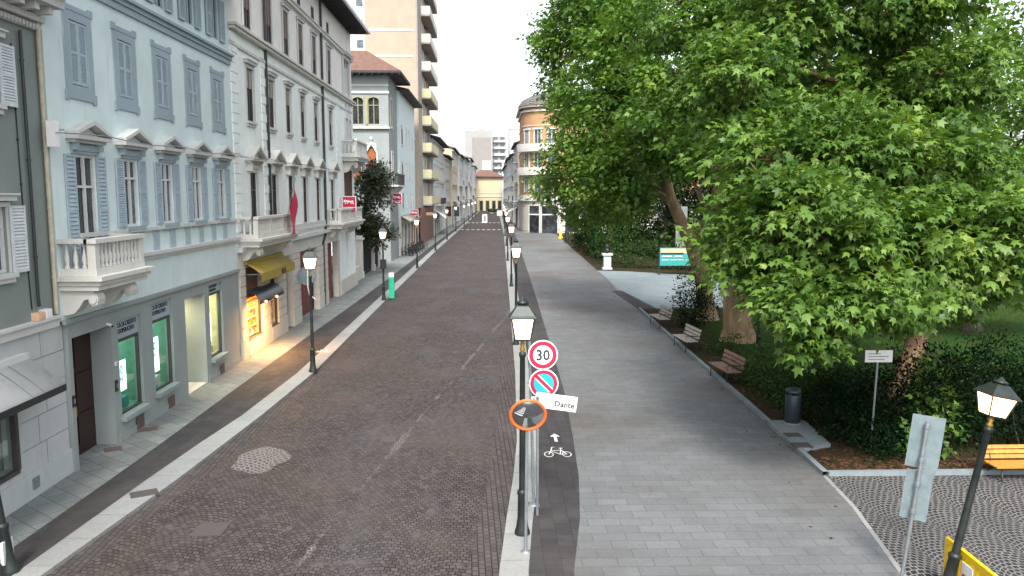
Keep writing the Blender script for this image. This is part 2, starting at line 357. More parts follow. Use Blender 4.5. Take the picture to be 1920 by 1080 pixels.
def text(s, size, fr, u, d, z, name, mat, parent, align='LEFT', ext=.004, sx=1., local=False, bold=.018):
    cu = bpy.data.curves.new('lettering', 'FONT'); cu.body = s; cu.size = size; cu.align_x = align; cu.extrude = ext; cu.resolution_u = 2; cu.space_line = .95; cu.offset = size*bold
    t = bpy.data.objects.new('lettering', cu); COL.objects.link(t); bpy.context.view_layer.update()
    me = bpy.data.meshes.new_from_object(t.evaluated_get(bpy.context.evaluated_depsgraph_get())); bpy.data.objects.remove(t)
    for v in me.vertices: v.co = fr(u+v.co.x*sx, d+v.co.z, z+v.co.y)
    me.materials.clear(); me.materials.append(M[mat]); me.update()
    return link(name, me, parent, local)
# ------------------------------------------------------------------ the ground
b = MB(); b.add([(-400, -60, -.14), (400, -60, -.14), (400, 1500, -.14), (-400, 1500, -.14)], [(0, 1, 2, 3)]); struct('ground', b, 'asphalt')
YS = [-40, 5, 10, 12.8, 15, 17.3, 20, 22.5, 25, 28, 34, 47, 60, 90, 125, 156, 200, 265, 310]
def pl(pts): return [(float(np.interp(y, [p[1] for p in pts], [p[0] for p in pts])), y) for y in YS]
KL = pl([(-8.2, -40), (-8.0, 5), (-7.72, 10), (-7.5, 12.8), (-7.0, 17.3), (-6.6, 22.5), (-6.32, 28), (-6.3, 47), (-6.15, 90), (-5.4, 156), (-4.4, 265), (-4, 310)])
WL = pl([(-8.7, -40), (-8.5, 5), (-8.2, 10), (-7.96, 13), (-7.55, 18.9), (-7.15, 22.5), (-6.88, 28), (-6.86, 47), (-6.7, 90), (-5.95, 156), (-4.9, 265), (-4.5, 310)])
DL = pl([(-9.2, -40), (-9.0, 5), (-8.8, 10), (-8.6, 13.6), (-8.41, 19.6), (-8.34, 25.7), (-8.2, 34), (-7.8, 52), (-7.34, 91), (-6.5, 156), (-5.4, 265), (-5, 310)])
KR = pl([(-1.2, -40), (-.3, 5), (0, 10), (.11, 12.6), (.23, 14.3), (.63, 19), (.85, 27.8), (1.11, 48), (1.51, 82), (2.07, 125), (2.62, 265), (3, 310)])
WR = pl([(0, -40), (.4, 5), (.55, 10), (.6, 12.6), (.83, 15.3), (1.11, 17.8), (1.26, 23.4), (1.47, 34), (1.81, 57), (2.56, 110), (3.5, 265), (3.9, 310)])
BR = pl([(.7, -40), (1.0, 5), (1.2, 10), (1.35, 12.6), (1.66, 14.3), (2.01, 17.8), (2.34, 24.7), (2.51, 34), (2.86, 53.6), (3.74, 117), (4.4, 200), (4.9, 310)])
PR = pl([(5, -40), (6, 5), (6.35, 10), (6.8, 12.5), (7.34, 15.4), (7.47, 17.5), (7.67, 23.3), (7.82, 32), (8.05, 43.4), (8.97, 67), (9.74, 104), (10.3, 125), (6, 140), (5.2, 310)])
FW = [(-12.5, y) for y in YS]
struct('road', MB().sheet(KL, KR, -.07), 'road')
struct('road_edge_setts', MB().sheet([(x-.55, y) for x, y in KR[:11]], KR[:11], -.065), 'edge'); struct('road_edge_setts', MB().sheet(KL[:11], [(x+.45, y) for x, y in KL[:11]], -.065), 'edge')
def step(mb, pts, z0, z1):
    n = len(pts); mb.add([(x, y, z0) for x, y in pts]+[(x, y, z1) for x, y in pts], [(i, i+1, n+i+1, n+i) for i in range(n-1)]); return mb
struct('left_pavement', MB().sheet(FW, DL, 0), 'pave')
struct('left_dark_strip', MB().sheet(DL, WL, .0), 'dark')
struct('left_kerb', step(MB().sheet(WL, KL, 0.004), KL, -.08, .004), 'kerb')
struct('right_kerb', step(MB().sheet(KR, WR, 0.004), KR, -.08, .004), 'kerb')
struct('cycle_path', MB().sheet(WR, BR, 0), 'dark')
struct('plaza', MB().sheet(BR, PR, 0), 'plaza')
iPR = [p for p in PR if p[1] <= 17.4]
struct('cobbled_area', MB().sheet(iPR, [(40, y) for _, y in iPR], -.004), 'fan')
def prx(y): return float(np.interp(y, [p[1] for p in PR], [p[0] for p in PR]))
ys = [17.3, 20, 23, 28, 34, 43.6]
struct('park_ground', MB().sheet([(prx(y), y) for y in ys], [(70, y) for y in ys], .02), 'earth')
b = MB(); b.add([(prx(43.6), 43.6, 0.0), (15, 44.2, 0.), (18.5, 50, 0.), (18, 60, 0.), (14.5, 63, 0.), (11.2, 65.2, 0.), (prx(66), 66, 0.)], [(0, 1, 2, 3, 4, 5, 6)]); struct('path', b, 'pathstone')
ys2 = [66, 80, 104, 125]
b = MB().sheet([(prx(y), y) for y in ys2], [(90, y) for y in ys2], .02); b.add([(prx(66), 66, .02), (11.2, 65.2, .02), (14.5, 63, .02), (18, 60, .02), (18.5, 50, .02), (15, 44.2, .02), (15, 43.6, .02), (70, 43.6, .02), (90, 66, .02)], [tuple(range(9))]); struct('far_park_ground', b, 'earth')
b = MB(); b.add([(17, 26, .05), (60, 26, .05), (60, 48, .05), (20, 48, .05)], [(0, 1, 2, 3)]); b.add([(9.6, 26.5, .035), (17, 27, .035), (18, 38, .035), (10.5, 41, .035)], [(0, 1, 2, 3)]); struct('lawn', b, 'turf')
struct('far_crossing', MB().add([(4.9, 125, -.002), (60, 125, -.002), (60, 132, -.002), (4.9, 132, -.002)], [(0, 1, 2, 3)]), 'asphalt')
# stone edging of the park
b = MB(); ys = [12.4, 15.4, 17.2]
b.sheet([(prx(y)-.0, y) for y in ys], [(prx(y)+.09, y) for y in ys], .006); struct('cobble_edging', b, 'kerb')
b = MB(); ys = [17.2, 20, 23.3, 28, 32, 38, 43.4]
q = [(prx(y), y) for y in ys]; q2 = [(x+.13, y) for x, y in q]; b.sheet(q, q2, .1); step(b, q, -.02, .1); step(b, q2, -.02, .1); b.box(prx(17.2)+.13, 40, 17.18, 17.3, -.02, .1); struct('park_kerb', b, 'pathstone')
# markings and patches on the ground
def cross(name, y, n, dy, x0, x1, z=-.062):
    b = MB(); w = (x1-x0)/n
    for i in range(n): b.box(x0+i*w, x0+i*w+w*.55, y, y+dy, z-.01, z)
    struct(name, b, 'marking')
cross('crosswalk_marking', 144, 8, 1.6, -5.4, 2.2); cross('crosswalk_marking', 179, 8, 2.2, -5.2, 2.4); struct('side_street', MB().add([(-14, -30, .006), (30, -30, .006), (30, 11.7, .006), (-14, 11.7, .006)], [(0, 1, 2, 3)]), 'asphalt')
b = MB()
for i in range(9): b.box(-2.6, -.5, 2.6+i*1.02, 3.1+i*1.02, -.01, .012)
struct('crosswalk_marking', b, 'marking')
def flat_poly(b, pts, z): b.add([(x, y, z) for x, y in pts], [tuple(range(len(pts)))])
def ring2(b, c, rx, ry, t, z, n=24):
    o = [(c[0]+rx*cos(2*PI*k/n), c[1]+ry*sin(2*PI*k/n), z) for k in range(n)]; i = [(c[0]+(rx-t)*cos(2*PI*k/n), c[1]+(ry-t*1.6)*sin(2*PI*k/n), z) for k in range(n)]
    b.add(o+i, [(k, (k+1) % n, n+(k+1) % n, n+k) for k in range(n)])
def stroke(b, p, q, w, z):
    d = Vector((q[0]-p[0], q[1]-p[1])).normalized(); r = Vector((-d.y, d.x))*w/2
    flat_poly(b, [(p[0]-r.x, p[1]-r.y), (q[0]-r.x, q[1]-r.y), (q[0]+r.x, q[1]+r.y), (p[0]+r.x, p[1]+r.y)], z)
def bike(cx, cy, flip=1, z=.005, s=1.):
    b = MB()
    def p(x, y): return (cx+flip*x*s, cy+y*s)
    ring2(b, p(-.23, -.12), .115*s, .2*s, .02*s, z); ring2(b, p(.21, -.12), .115*s, .2*s, .02*s, z)
    for a, c in (((-.23, -.12), (-.15, .2)), ((-.15, .2), (-.12, .42)), ((-.12, .42), (-.06, .44)), ((-.15, .16), (.1, .18)), ((-.15, .12), (.05, -.12)), ((.05, -.12), (.1, .34)), ((.05, -.12), (.21, -.12)), ((.1, .18), (.21, -.12)), ((.05, .35), (.15, .35))):
        stroke(b, p(*a), p(*c), .026*s, z+.0005*random.random())
    struct('cycle_marking', b, 'marking')
g = G(1046, 849); bike(g.x, g.y); g = G(603, 659); bike(g.x+.02, g.y, -1)
g = G(1041, 821); b = MB(); flat_poly(b, [(g.x-.13, g.y+.1), (g.x+.13, g.y+.1), (g.x, g.y+.36)], .005); flat_poly(b, [(g.x-.035, g.y-.32), (g.x+.045, g.y-.32), (g.x+.035, g.y+.1), (g.x-.035, g.y+.1)], .005); struct('arrow_marking', b, 'marking')
g = G(490, 862, -.07); b = MB(); flat_poly(b, [(g.x+.62*cos(a)*(1+.12*sin(5*a+1)), g.y+.95*sin(a)*(1+.1*sin(4*a))) for a in [2*PI*k/40 for k in range(40)]], -.063); struct('cobble_patch', b, 'patch')
def cover(px, py, w, l, label, mat='cover', z=.004, cat='manhole cover', rz=0.):
    g = G(px, py, z); t = thing('manhole_cover', (g.x, g.y, z), label, cat, None, rz)
    MB().box(-w/2, w/2, -l/2, l/2, -.03, .002).build('cover_plate', mat, t, True)
    f = MB()
    for a in ((-w/2-.02, w/2+.02, -l/2-.02, -l/2), (-w/2-.02, w/2+.02, l/2, l/2+.02), (-w/2-.02, -w/2, -l/2, l/2), (w/2, w/2+.02, -l/2, l/2)): f.box(*a, -.03, .004)
    f.build('cover_frame', 'frame_d', t, True)
cover(395, 992, .55, .6, 'square dark cover set in the road setts near the bottom edge', z=-.066)
cover(730, 823, .34, .55, 'narrow dark grating in the middle of the road', z=-.058, cat='drain grating')
cover(275, 805, .5, .3, 'rusty brown grille in the pavement below the first bank window', 'grille', cat='pavement grille', rz=.5)
cover(212, 842, .36, .3, 'small rusty cover in front of the dark bank doorway', 'grille', rz=.5)
cover(270, 925, .5, .34, 'dark brown cover within the dark strip of the left pavement', rz=.5)
cover(1487, 815, .36, .3, 'small dark cover on the concrete pad below the litter bin', z=.115)
cover(1503, 834, .42, .34, 'larger dark cover on the corner of the concrete pad', z=.115)
b = MB(); g0 = [G(1440, 795), G(1500, 795), G(1548, 840), G(1492, 850)]; b.hexa([(p.x+.12, p.y, .0) for p in (g0[3], g0[2], g0[1], g0[0])]+[(p.x+.12, p.y, .108) for p in (g0[3], g0[2], g0[1], g0[0])]); struct('concrete_pad', b, 'pathstone')
b = MB(); flat_poly(b, [(8.1, 43.5), (9.2, 43.5), (8.6, 52), (7.9, 52)], .005); struct('dark_paving_band', b, 'dark')

# ------------------------------------------------------------------ facade pieces
def fbox(mb, fr, a, c, d0, d1, z0, z1): return mb.box(a, c, d0, d1, z0, z1, fr)
def window(root, fr, u, z0, z1, w, dep=.22, frame='frame_w', pane='pane', sill='stone_w', sillw=.12, mull=1, transom=None, surround=None, sw=.12, sd=.03, cornice=None, name='window'):
    f = MB(); a, c = u-w/2, u+w/2; t = .055
    fbox(f, fr, a, a+t, -dep+.04, -dep+.1, z0, z1); fbox(f, fr, c-t, c, -dep+.04, -dep+.1, z0, z1)
    fbox(f, fr, a+t, c-t, -dep+.04, -dep+.1, z0, z0+t); fbox(f, fr, a+t, c-t, -dep+.04, -dep+.1, z1-t, z1)
    for k in range(mull): x = a+(c-a)*(k+1)/(mull+1); fbox(f, fr, x-.03, x+.03, -dep+.045, -dep+.11, z0+t, z1-t)
    if transom: zt = z0+(z1-z0)*transom; fbox(f, fr, a+t, c-t, -dep+.043, -dep+.105, zt-.03, zt+.03)
    o = f.build(name, frame, root)
    fbox(MB(), fr, a+.01, c-.01, -dep+.01, -dep+.035, z0+.01, z1-.01).build('pane', pane, o, True)
    if sill: fbox(fbox(MB(), fr, a-.12, c+.12, .0, sillw, z0-.1, z0-.005), fr, a-.08, c+.08, 0., sillw*.6, z0-.2, z0-.102).build('sill', sill, o, True)
    if surround:
        g = MB(); fbox(g, fr, a-sw, a-.002, .0, sd, z0, z1+sw); fbox(g, fr, c+.002, c+sw, 0., sd, z0, z1+sw); fbox(g, fr, a-.002, c+.002, 0., sd, z1+.002, z1+sw)
        if cornice: fbox(g, fr, a-sw-.06, c+sw+.06, 0., cornice, z1+sw+.02, z1+sw+.13); fbox(g, fr, a-sw-.1, c+sw+.1, 0., cornice+.05, z1+sw+.132, z1+sw+.17)
        g.build('surround', surround, o, True)
    return o
def shutter(o, fr, a, c, d, z0, z1, mat, n=22, name='shutter', louv=(0., 1.)):
    """louvred leaf lying in the facade plane"""
    m = MB(); t = .055
    fbox(m, fr, a, a+t, d, d+.04, z0, z1); fbox(m, fr, c-t, c, d, d+.04, z0, z1)
    for z in (z0, z1-t, (z0+z1)/2-t/2): fbox(m, fr, a+t, c-t, d, d+.04, z, z+t)
    for h0, h1 in ((z0+t, (z0+z1)/2-t/2), ((z0+z1)/2+t/2, z1-t)):
        k = n//2; s = (h1-h0)/k
        for i in range(k):
            z = h0+i*s
            m.hexa([fr(a+t, d+.03, z), fr(c-t, d+.03, z), fr(c-t, d+.036, z+.012), fr(a+t, d+.036, z+.012), fr(a+t, d+.002, z+s*.95), fr(c-t, d+.002, z+s*.95), fr(c-t, d+.008, z+s*.95+.012), fr(a+t, d+.008, z+s*.95+.012)])
    return m.build(name, mat, o, True)
def pediment(o, fr, u, w, z0, h, d, mat, mat_in='stone'):
    m = MB(); a, c = u-w/2, u+w/2
    fbox(m, fr, a, c, 0, d, z0, z0+.09); fbox(m, fr, a+.08, c-.08, 0, d*.6, z0-.07, z0-.002)
    for s in (-1, 1):
        e = u+s*w/2
        m.prism([(e, z0+.092), (u, z0+h-.1), (u, z0+h), (e, z0+.18)] if s < 0 else [(e, z0+.092), (e, z0+.18), (u, z0+h), (u, z0+h-.1)], 0., d, fr)
    m.prism([(a+.15, z0+.092), (c-.15, z0+.092), (u, z0+h-.14)], 0., d*.3, fr)
    return m.build('pediment', mat, o, True)
BAL = [(.055, 0), (.055, .05), (.03, .07), (.06, .17), (.055, .24), (.03, .36), (.026, .46), (.045, .5), (.045, .55)]
def balcony(root, fr, a, c, d1, z0, zr, mat='stone', posts=(), solid=(), brackets=True, d0=0.):
    """floor slab, rail, corner posts and turned balusters"""
    s = MB(); fbox(s, fr, a-.16, c+.16, d0, d1+.18, z0-.1, z0); fbox(s, fr, a-.08, c+.08, d0, d1+.1, z0-.2, z0-.102); fbox(s, fr, a-.03, c+.03, d0, d1+.03, z0-.32, z0-.202)
    o = s.build('balcony', mat, root)
    r = MB(); t = .2
    for q in ((a, c, d1-t, d1), (a, a+t, d0, d1-t-.002), (c-t, c, d0, d1-t-.002)):
        fbox(r, fr, q[0], q[1], q[2], q[3], z0+.002, z0+.16); e = .035
        fbox(r, fr, q[0]-e, q[1]+e, q[2]-(e if q[2] > d0 else 0), q[3]+e, zr-.1, zr)
    ps = [(a+t/2, d1-t/2), (c-t/2, d1-t/2)]+[(u, d1-t/2) for u in posts]
    for u, d in ps: fbox(r, fr, u-t/2+.01, u+t/2-.01, d-t/2+.01, d+t/2-.01, z0+.162, zr-.102)
    r.build('railing', mat, o, True)
    bl = MB(); h = zr-.102-z0-.162
    def bal(u, d):
        x, y, z = fr(u, d, z0+.162); bl.lathe([(rr, zz*h/.55) for rr, zz in BAL], (x, y, z), 8)
    us = sorted([p[0] for p in ps])
    for p, q in zip(us, us[1:]):
        n = max(1, int((q-p-.25)/.17)); 
        for i in range(n): bal(p+(q-p)*(i+1)/(n+1), d1-t/2)
    n = max(1, int((d1-d0-.3)/.17))
    for i in range(n):
        d = d0+.05+(d1-t-d0-.05)*(i+.5)/n; bal(a+t/2, d); bal(c-t/2, d)
    bl.build('balusters', mat, o, True)
    return o
def scroll(o, fr, u, w, d1, z0, z1, mat='stone'):
    """S-shaped stone bracket under a balcony"""
    pts = [(0, z0), (.12*d1, z0), (.3*d1, z0+.04), (.45*d1, z0+.3*(z1-z0)), (.6*d1, z0+.62*(z1-z0)), (.72*d1, z0+.66*(z1-z0)), (.74*d1, z0+.5*(z1-z0)), (.84*d1, z0+.36*(z1-z0)), (.97*d1, z0+.42*(z1-z0)), (d1, z0+.65*(z1-z0)), (.95*d1, z0+.86*(z1-z0)), (.85*d1, z1), (0, z1)]
    m = MB(); f2 = lambda uu, d, z: fr(d, uu, z)
    m.prism(pts, u-w/2, u+w/2, f2)
    k = [(.87*d1+.1*d1*cos(t), z0+(.64)*(z1-z0)+.17*(z1-z0)*sin(t)) for t in [2*PI*i/14 for i in range(14)]]
    m.prism(k, u-w/2-.04, u+w/2+.04, f2)
    return m.build('bracket', mat, o, True)
def rusticated(mb, fr, a, c, z0, z1, d=.1, h=.36, gap=.035, base=.8):
    fbox(mb, fr, a+.03, c-.03, -.25, d-.04, z0, z1); fbox(mb, fr, a-.02, c+.02, d-.3, d+.02, z0, z0+base)
    z = z0+base+gap
    while z < z1-.1:
        fbox(mb, fr, a, c, d-.28, d, z, min(z+h, z1)); z += h+gap
def roof(root, fr, u0, u1, d_over, depth, z, rise, mat='tile', eave='eave', thick=.14):
    m = MB(); fbox(m, fr, u0, u1, -.3, d_over, z-thick, z); e = m.build('eave', eave, root)
    r = MB(); dm = -depth/2
    r.add([fr(u0, d_over+.03, z+.01), fr(u1, d_over+.03, z+.01), fr(u1, dm, z+rise), fr(u0, dm, z+rise), fr(u0, -depth, z+.01), fr(u1, -depth, z+.01)], [(0, 1, 2, 3), (3, 2, 5, 4), (0, 3, 4), (1, 5, 2)])
    r.build('roof', mat, root); return e

# ------------------------------------------------------------------ building 1: grey-green house at the left edge
fr = FL(-9.6); bA = thing('corner_house', (-12, 10, 0), 'grey-green house with white shutters and white clad shop front at the left edge', 'house')
h = [(11.1, 12.1, 4.75, 6.05), (11.1, 12.1, 8.05, 9.2), (13.3, 14.3, 4.75, 6.05), (13.3, 14.3, 8.05, 9.2), (15.15, 16.15, 4.75, 6.05), (15.15, 16.15, 8.05, 9.2)]
MB().wall(fr, 4, 17.72, 3.5, 12, h, .3).box(-20, -9.92, 4, 17.72, 0, 12).build('wall', 'greygreen', bA)
for u in (11.6, 13.8, 15.65):
    for (z0, z1) in ((4.75, 6.05), (8.05, 9.2)):
        w = window(bA, fr, u, z0, z1, 1., .16, pane='pane_l', surround='stone_w', sw=.1, sd=.05, cornice=.16, transom=.7)
        for s in (-1, 1): shutter(w, fr, *((u-1.02, u-.52) if s < 0 else (u+.52, u+1.02)), .065, z0-.02, z1+.02, 'shutter_w', 18)
m = MB(); fbox(m, fr, 4, 17.7, .0, .08, 9.72, 9.86); fbox(m, fr, 4, 17.72, 0, .62, 10.16, 10.4); fbox(m, fr, 4, 17.71, 0, .2, 9.88, 10.0); fbox(m, fr, 4, 17.75, 0, .8, 10.402, 10.55)
for i in range(26): u = 4.4+i*.52; fbox(m, fr, u-.08, u+.08, .0, .5, 10.002, 10.158)
for i in range(110): u = 4.1+i*.124; fbox(m, fr, u, u+.06, .08, .13, 9.74, 9.82)
m.build('cornice', 'stone_w', bA)
fbox(MB(), fr, 4, 17.8, -.3, .95, 10.56, 10.68).build('eave', 'eave', bA)
m = MB(); fbox(m, fr, 4, 17.68, 0., .1, 3.42, 3.6); fbox(m, fr, 4, 17.69, 0, .16, 3.602, 3.66); m.build('string_course', 'stone_w', bA)
hs = [(10.5, 15.95, .75, 2.35)]
m = MB().wall(fr, 4, 17.9, 0, 3.42, hs, .3, d=.02); fbox(m, fr, 4, 17.92, .02, .06, 0, .55); m.build('shop_front', 'white_clad', bA)
m = MB()
for z in (1.05, 1.65, 2.25, 2.85): fbox(m, fr, 16.1, 17.89, .021, .026, z-.006, z+.006)
for u, z0, z1 in ((17.0, .55, 1.05), (16.75, 1.05, 1.65), (17.1, 1.65, 2.25), (16.7, 2.25, 2.85), (17.0, 2.85, 3.42)): fbox(m, fr, u-.005, u+.005, .021, .026, z0, z1)
m.build('cladding_joints', 'galv', bA)
m = MB(); fbox(m, fr, 16.3, 16.55, .06, .075, .18, .42); m.build('vent', 'galv', bA)
w = fbox(fbox(fbox(MB(), fr, 10.5, 15.95, -.06, 0.05, .68, .76), fr, 15.87, 15.97, -.05, .06, .76, 2.35), fr, 10.5, 10.6, -.05, .06, .76, 2.35).build('shop_window', 'frame_d', bA)
fbox(MB(), fr, 10.6, 15.87, -.04, -.03, .76, 2.35).build('pane', 'shop_glass', w, True)
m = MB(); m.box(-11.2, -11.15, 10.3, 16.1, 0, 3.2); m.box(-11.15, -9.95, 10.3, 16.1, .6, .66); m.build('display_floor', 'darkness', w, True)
# clothes on a stand in the window
t = thing('clothes_dummy', (-10.25, 15.3, .66), 'dark dressed shop dummy inside the window of the white clad shop', 'mannequin')
m = MB(); m.lathe([(.03, .0), (.03, .35), (.16, .36), (.2, .6), (.15, .85), (.22, 1.1), (.18, 1.25), (.06, 1.33)], n=12); m.build('torso', 'black', t, True)
MB().lathe([(.2, 0), (.2, .03), (.03, .04)], n=12).build('stand', 'galv', t, True)
t = thing('shoe_display', (-10.0, 15.35, .66), 'pale shoes set out low in the shop window beside the dummy', 'shoes')
for y in (-.35, 0, .3):
    MB().ball((0, y, .06), (.14, .05, .06)).build('shoe', 'goods_w', t, True)
# awning over the shop window
def awning(name, fr, a, c, d1, zt, zb, mat, label, valance=.14, valmat=None, stripes=None, cat='awning', roll='galv', d0=.1):
    p = fr((a+c)/2, 0, zt); t = thing(name, p, label, cat)
    m = MB(); n = 12
    top = [(d0+(d1-d0)*k/n, zt-(zt-zb)*(k/n)**1.15) for k in range(n+1)]
    vs = [fr(a, d, z) for d, z in top]+[fr(c, d, z) for d, z in top]+[fr(a, d, z-.02) for d, z in top]+[fr(c, d, z-.02) for d, z in top]; k = n+1
    m.add(vs, [(i, i+1, k+i+1, k+i) for i in range(n)]+[(2*k+i, 3*k+i, 3*k+i+1, 2*k+i+1) for i in range(n)]+[(i, 2*k+i, 2*k+i+1, i+1) for i in range(n)]+[(k+i, k+i+1, 3*k+i+1, 3*k+i) for i in range(n)], True)
    m.build('awning_cloth', mat, t)
    if valance: fbox(MB(), fr, a, c, d1+.002, d1+.014, zb-valance, zb+.01).build('valance', valmat or mat, t)
    fbox(MB(), fr, a-.02, c+.02, d1-.05, d1+.0, zb-.06, zb-.022).build('front_bar', roll, t)
    fbox(MB(), fr, a-.03, c+.03, .02, d0+.04, zt-.02, zt+.1).build('roller_box', mat, t)
    if stripes:
        for u in stripes:
            s = MB()
            for (d, z), (d2, z2) in zip(top, top[1:]): s.add([fr(u, d, z+.004), fr(u+.035, d, z+.004), fr(u+.035, d2, z2+.004), fr(u, d2, z2+.004)], [(0, 1, 2, 3)])
            s.build('seam', 'galv', t)
    arm = MB()
    for u in (a+.15, c-.15): arm.bar(fr(u, .05, zb-.05), fr(u, d1-.05, zb-.04), .03)
    arm.build('arm', 'galv', t)
    return t
awning('shop_awning', fr, 10.5, 16.35, .85, 2.98, 2.42, 'awn_w', 'stained white canvas awning over the shop window at the left edge', .13, 'awn_d', (15.2, 15.6))
def wbox(name, fr, a, c, d0, d1, z0, z1, mat, label, cat, extra=None):
    p = fr((a+c)/2, (d0+d1)/2, z0); t = thing(name, p, label, cat)
    fbox(MB(), fr, a, c, d0, d1, z0, z1).build('casing', mat, t)
    fbox(MB(), fr, a+.03, c-.03, d1, d1+.004, z0+.03, z1-.03).build('front_cover', extra or mat, t); return t
wbox('junction_box', fr, 16.78, 17.02, .0, .16, 3.665, 3.83, 'peach', 'small reddish box on the ledge of the grey-green house', 'box')
wbox('junction_box', fr, 17.06, 17.3, .0, .16, 3.665, 3.86, 'sign_white', 'small white box on the ledge of the grey-green house', 'box')
def pipe(name, fr, pts, r, mat, label, brackets=(), d=.08):
    t = thing(name, fr(pts[-1][0], d, pts[-1][1]), label, 'drainpipe')
    MB().tube([fr(u, d, z) for u, z in pts], r, 8).build('pipe', mat, t)
    for z in brackets:
        m = MB(); u = float(np.interp(z, [p[1] for p in pts[::-1]], [p[0] for p in pts[::-1]])); x = fr(u, d, z); m.lathe([(r+.012, -.02), (r+.012, .02)], x, 10); m.build('pipe_bracket', mat, t)
    return t
pipe('drainpipe', fr, [(17.62, 10.2), (17.62, 3.7)], .05, 'pipe_cream', 'cream drainpipe down the joint between grey-green and pale blue houses', (4.5, 6, 7.5, 9))
pipe('drainpipe', fr, [(16.95, 9.6), (16.95, 4.1), (16.97, 3.95)], .035, 'pipe_dark', 'thin dark drainpipe with a hopper beside the white shutters', (5, 7, 9))
pipe('wall_cable', fr, [(16.72, 9.3), (16.72, 7), (16.75, 5), (16.8, 3.9)], .012, 'black', 'thin black cable running down the grey-green wall', (9.2, 8.6, 8, 7.4, 6.5, 5.5, 4.7), .02)['category'] = 'cable'

# ------------------------------------------------------------------ building 2: pale blue bank
fr = FL(-9.5); bB = thing('bank_building', (-12, 24, 0), 'pale blue town house with five pedimented windows over a grey bank front', 'building')
UB = [19.2, 21.57, 23.94, 26.31, 28.68]
W2, W3, W4 = (5.46, 7.2), (8.78, 10.22), (11.62, 13.05)
holes = [(u-.42, u+.42, *W2) for u in UB]+[(u-.4, u+.4, *W3) for u in UB]+[(u-.42, u+.42, *W4) for u in UB]
holes[0] = (18.72, 19.68, 4.6, 7.2)
MB().wall(fr, 17.74, 30.14, 3.5, 13.6, holes, .3).box(-21, -9.82, 17.74, 30.14, 3.4, 13.6).box(-21, -11.6, 17.74, 30.14, -.1, 3.395).build('wall', 'blue_wall', bB)
for i, u in enumerate(UB):
    z0 = 4.6 if i == 0 else W2[0]
    if i < 2:
        w = window(bB, fr, u, z0, W2[1], .96 if i == 0 else .84, .13, pane='pane_l' if i else 'pane', sill=None if i == 0 else 'blue_trim', transom=.72)
        hw = .48 if i == 0 else .42
        for s in (-1, 1): shutter(w, fr, *((u-hw-.46, u-hw-.02) if s < 0 else (u+hw+.02, u+hw+.46)), .012, z0, W2[1], 'shutter_b', 26)
        g = MB(); fbox(g, fr, u-.62, u+.62, 0, .05, 7.22, 7.5); fbox(g, fr, u-.5, u+.5, .05, .075, 7.29, 7.43)
        for s in (-1, 1): fbox(g, fr, u+s*.56-.07, u+s*.56+.07, .05, .16, 7.3, 7.49)
        g.build('lintel_panel', 'blue_trim', w, True); pediment(w, fr, u, 1.62, 7.54, .46, .3, 'stone_w')
    else: cp(w, (0, u-UB[1], 0))
for i, u in enumerate(UB):
    if i == 0:
        g = MB(); fr0 = fr
        fbox(g, fr, u-.64, u-.402, 0, .035, 8.62, 10.42); fbox(g, fr, u+.402, u+.64, 0, .035, 8.62, 10.42); fbox(g, fr, u-.401, u+.401, 0, .035, 10.222, 10.42); fbox(g, fr, u-.401, u+.401, 0, .035, 8.62, 8.778)
        fbox(g, fr, u-.7, u-.55, 0, .05, 8.42, 8.64); fbox(g, fr, u+.55, u+.7, 0, .05, 8.42, 8.64); fbox(g, fr, u-.549, u+.549, 0, .045, 8.46, 8.618)
        fbox(g, fr, u-.7, u-.5, 0, .05, 10.422, 10.6); fbox(g, fr, u+.5, u+.7, 0, .05, 10.422, 10.6); fbox(g, fr, u-.499, u+.499, 0, .045, 10.424, 10.54)
        sf = g.build('window_surround', 'blue_trim', bB)
        fbox(MB(), fr, u-.39, u+.39, -.14, -.12, 8.79, 10.2).build('pane', 'pane', sf, True)
        for s in (-1, 1): shutter(sf, fr, *((u-.39, u-.005) if s < 0 else (u+.005, u+.39)), -.02, 8.8, 10.2, 'shutter_b', 30)
    else: cp(sf, (0, u-UB[0], 0))
for i, u in enumerate(UB):
    if i == 0:
        w = window(bB, fr, u, W4[0], W4[1], .84, .13, frame='shutter_b', surround='blue_trim', sw=.1, sill=None)
        for s in (-1, 1): shutter(w, fr, *((u-.92, u-.44) if s < 0 else (u+.44, u+.92)), .035, W4[0], W4[1], 'shutter_b', 22)
    else: cp(w, (0, u-UB[0], 0))
m = MB(); fbox(m, fr, 17.74, 30.13, 0, .12, 11.12, 11.24); fbox(m, fr, 17.74, 30.12, 0, .2, 11.242, 11.32); fbox(m, fr, 17.74, 30.1, 0, .07, 10.95, 11.118)
m.build('string_course', 'blue_trim', bB)
m = MB(); fbox(m, fr, 18.7, 30.12, 0, .1, 5.3, 5.4); fbox(m, fr, 20.2, 30.11, 0, .16, 4.62, 4.72); fbox(m, fr, 20.2, 30.1, 0, .09, 4.52, 4.618); m.build('sill_band', 'stone_w', bB)
for u in [20.6+i*1.185 for i in range(8)]: fbox(MB(), fr, u-.2, u+.2, 0, .03, 4.722, 5.298).build('sill_pilaster', 'shutter_b', bB)
fbox(MB(), fr, 17.75, 30.12, 0, .09, 3.42, 3.52).build('base_moulding', 'grey_base', bB)
m = MB(); fbox(m, fr, 17.6, 30.4, -.3, 1.0, 13.6, 13.72)
for i in range(22): u = 17.9+i*.57; fbox(m, fr, u-.06, u+.06, 0, .9, 13.46, 13.598)
m.build('eave', 'eave', bB)
fbox(MB(), fr, 17.6, 30.4, 1.0, 1.14, 13.62, 13.76).build('gutter', 'pipe_dark', bB)
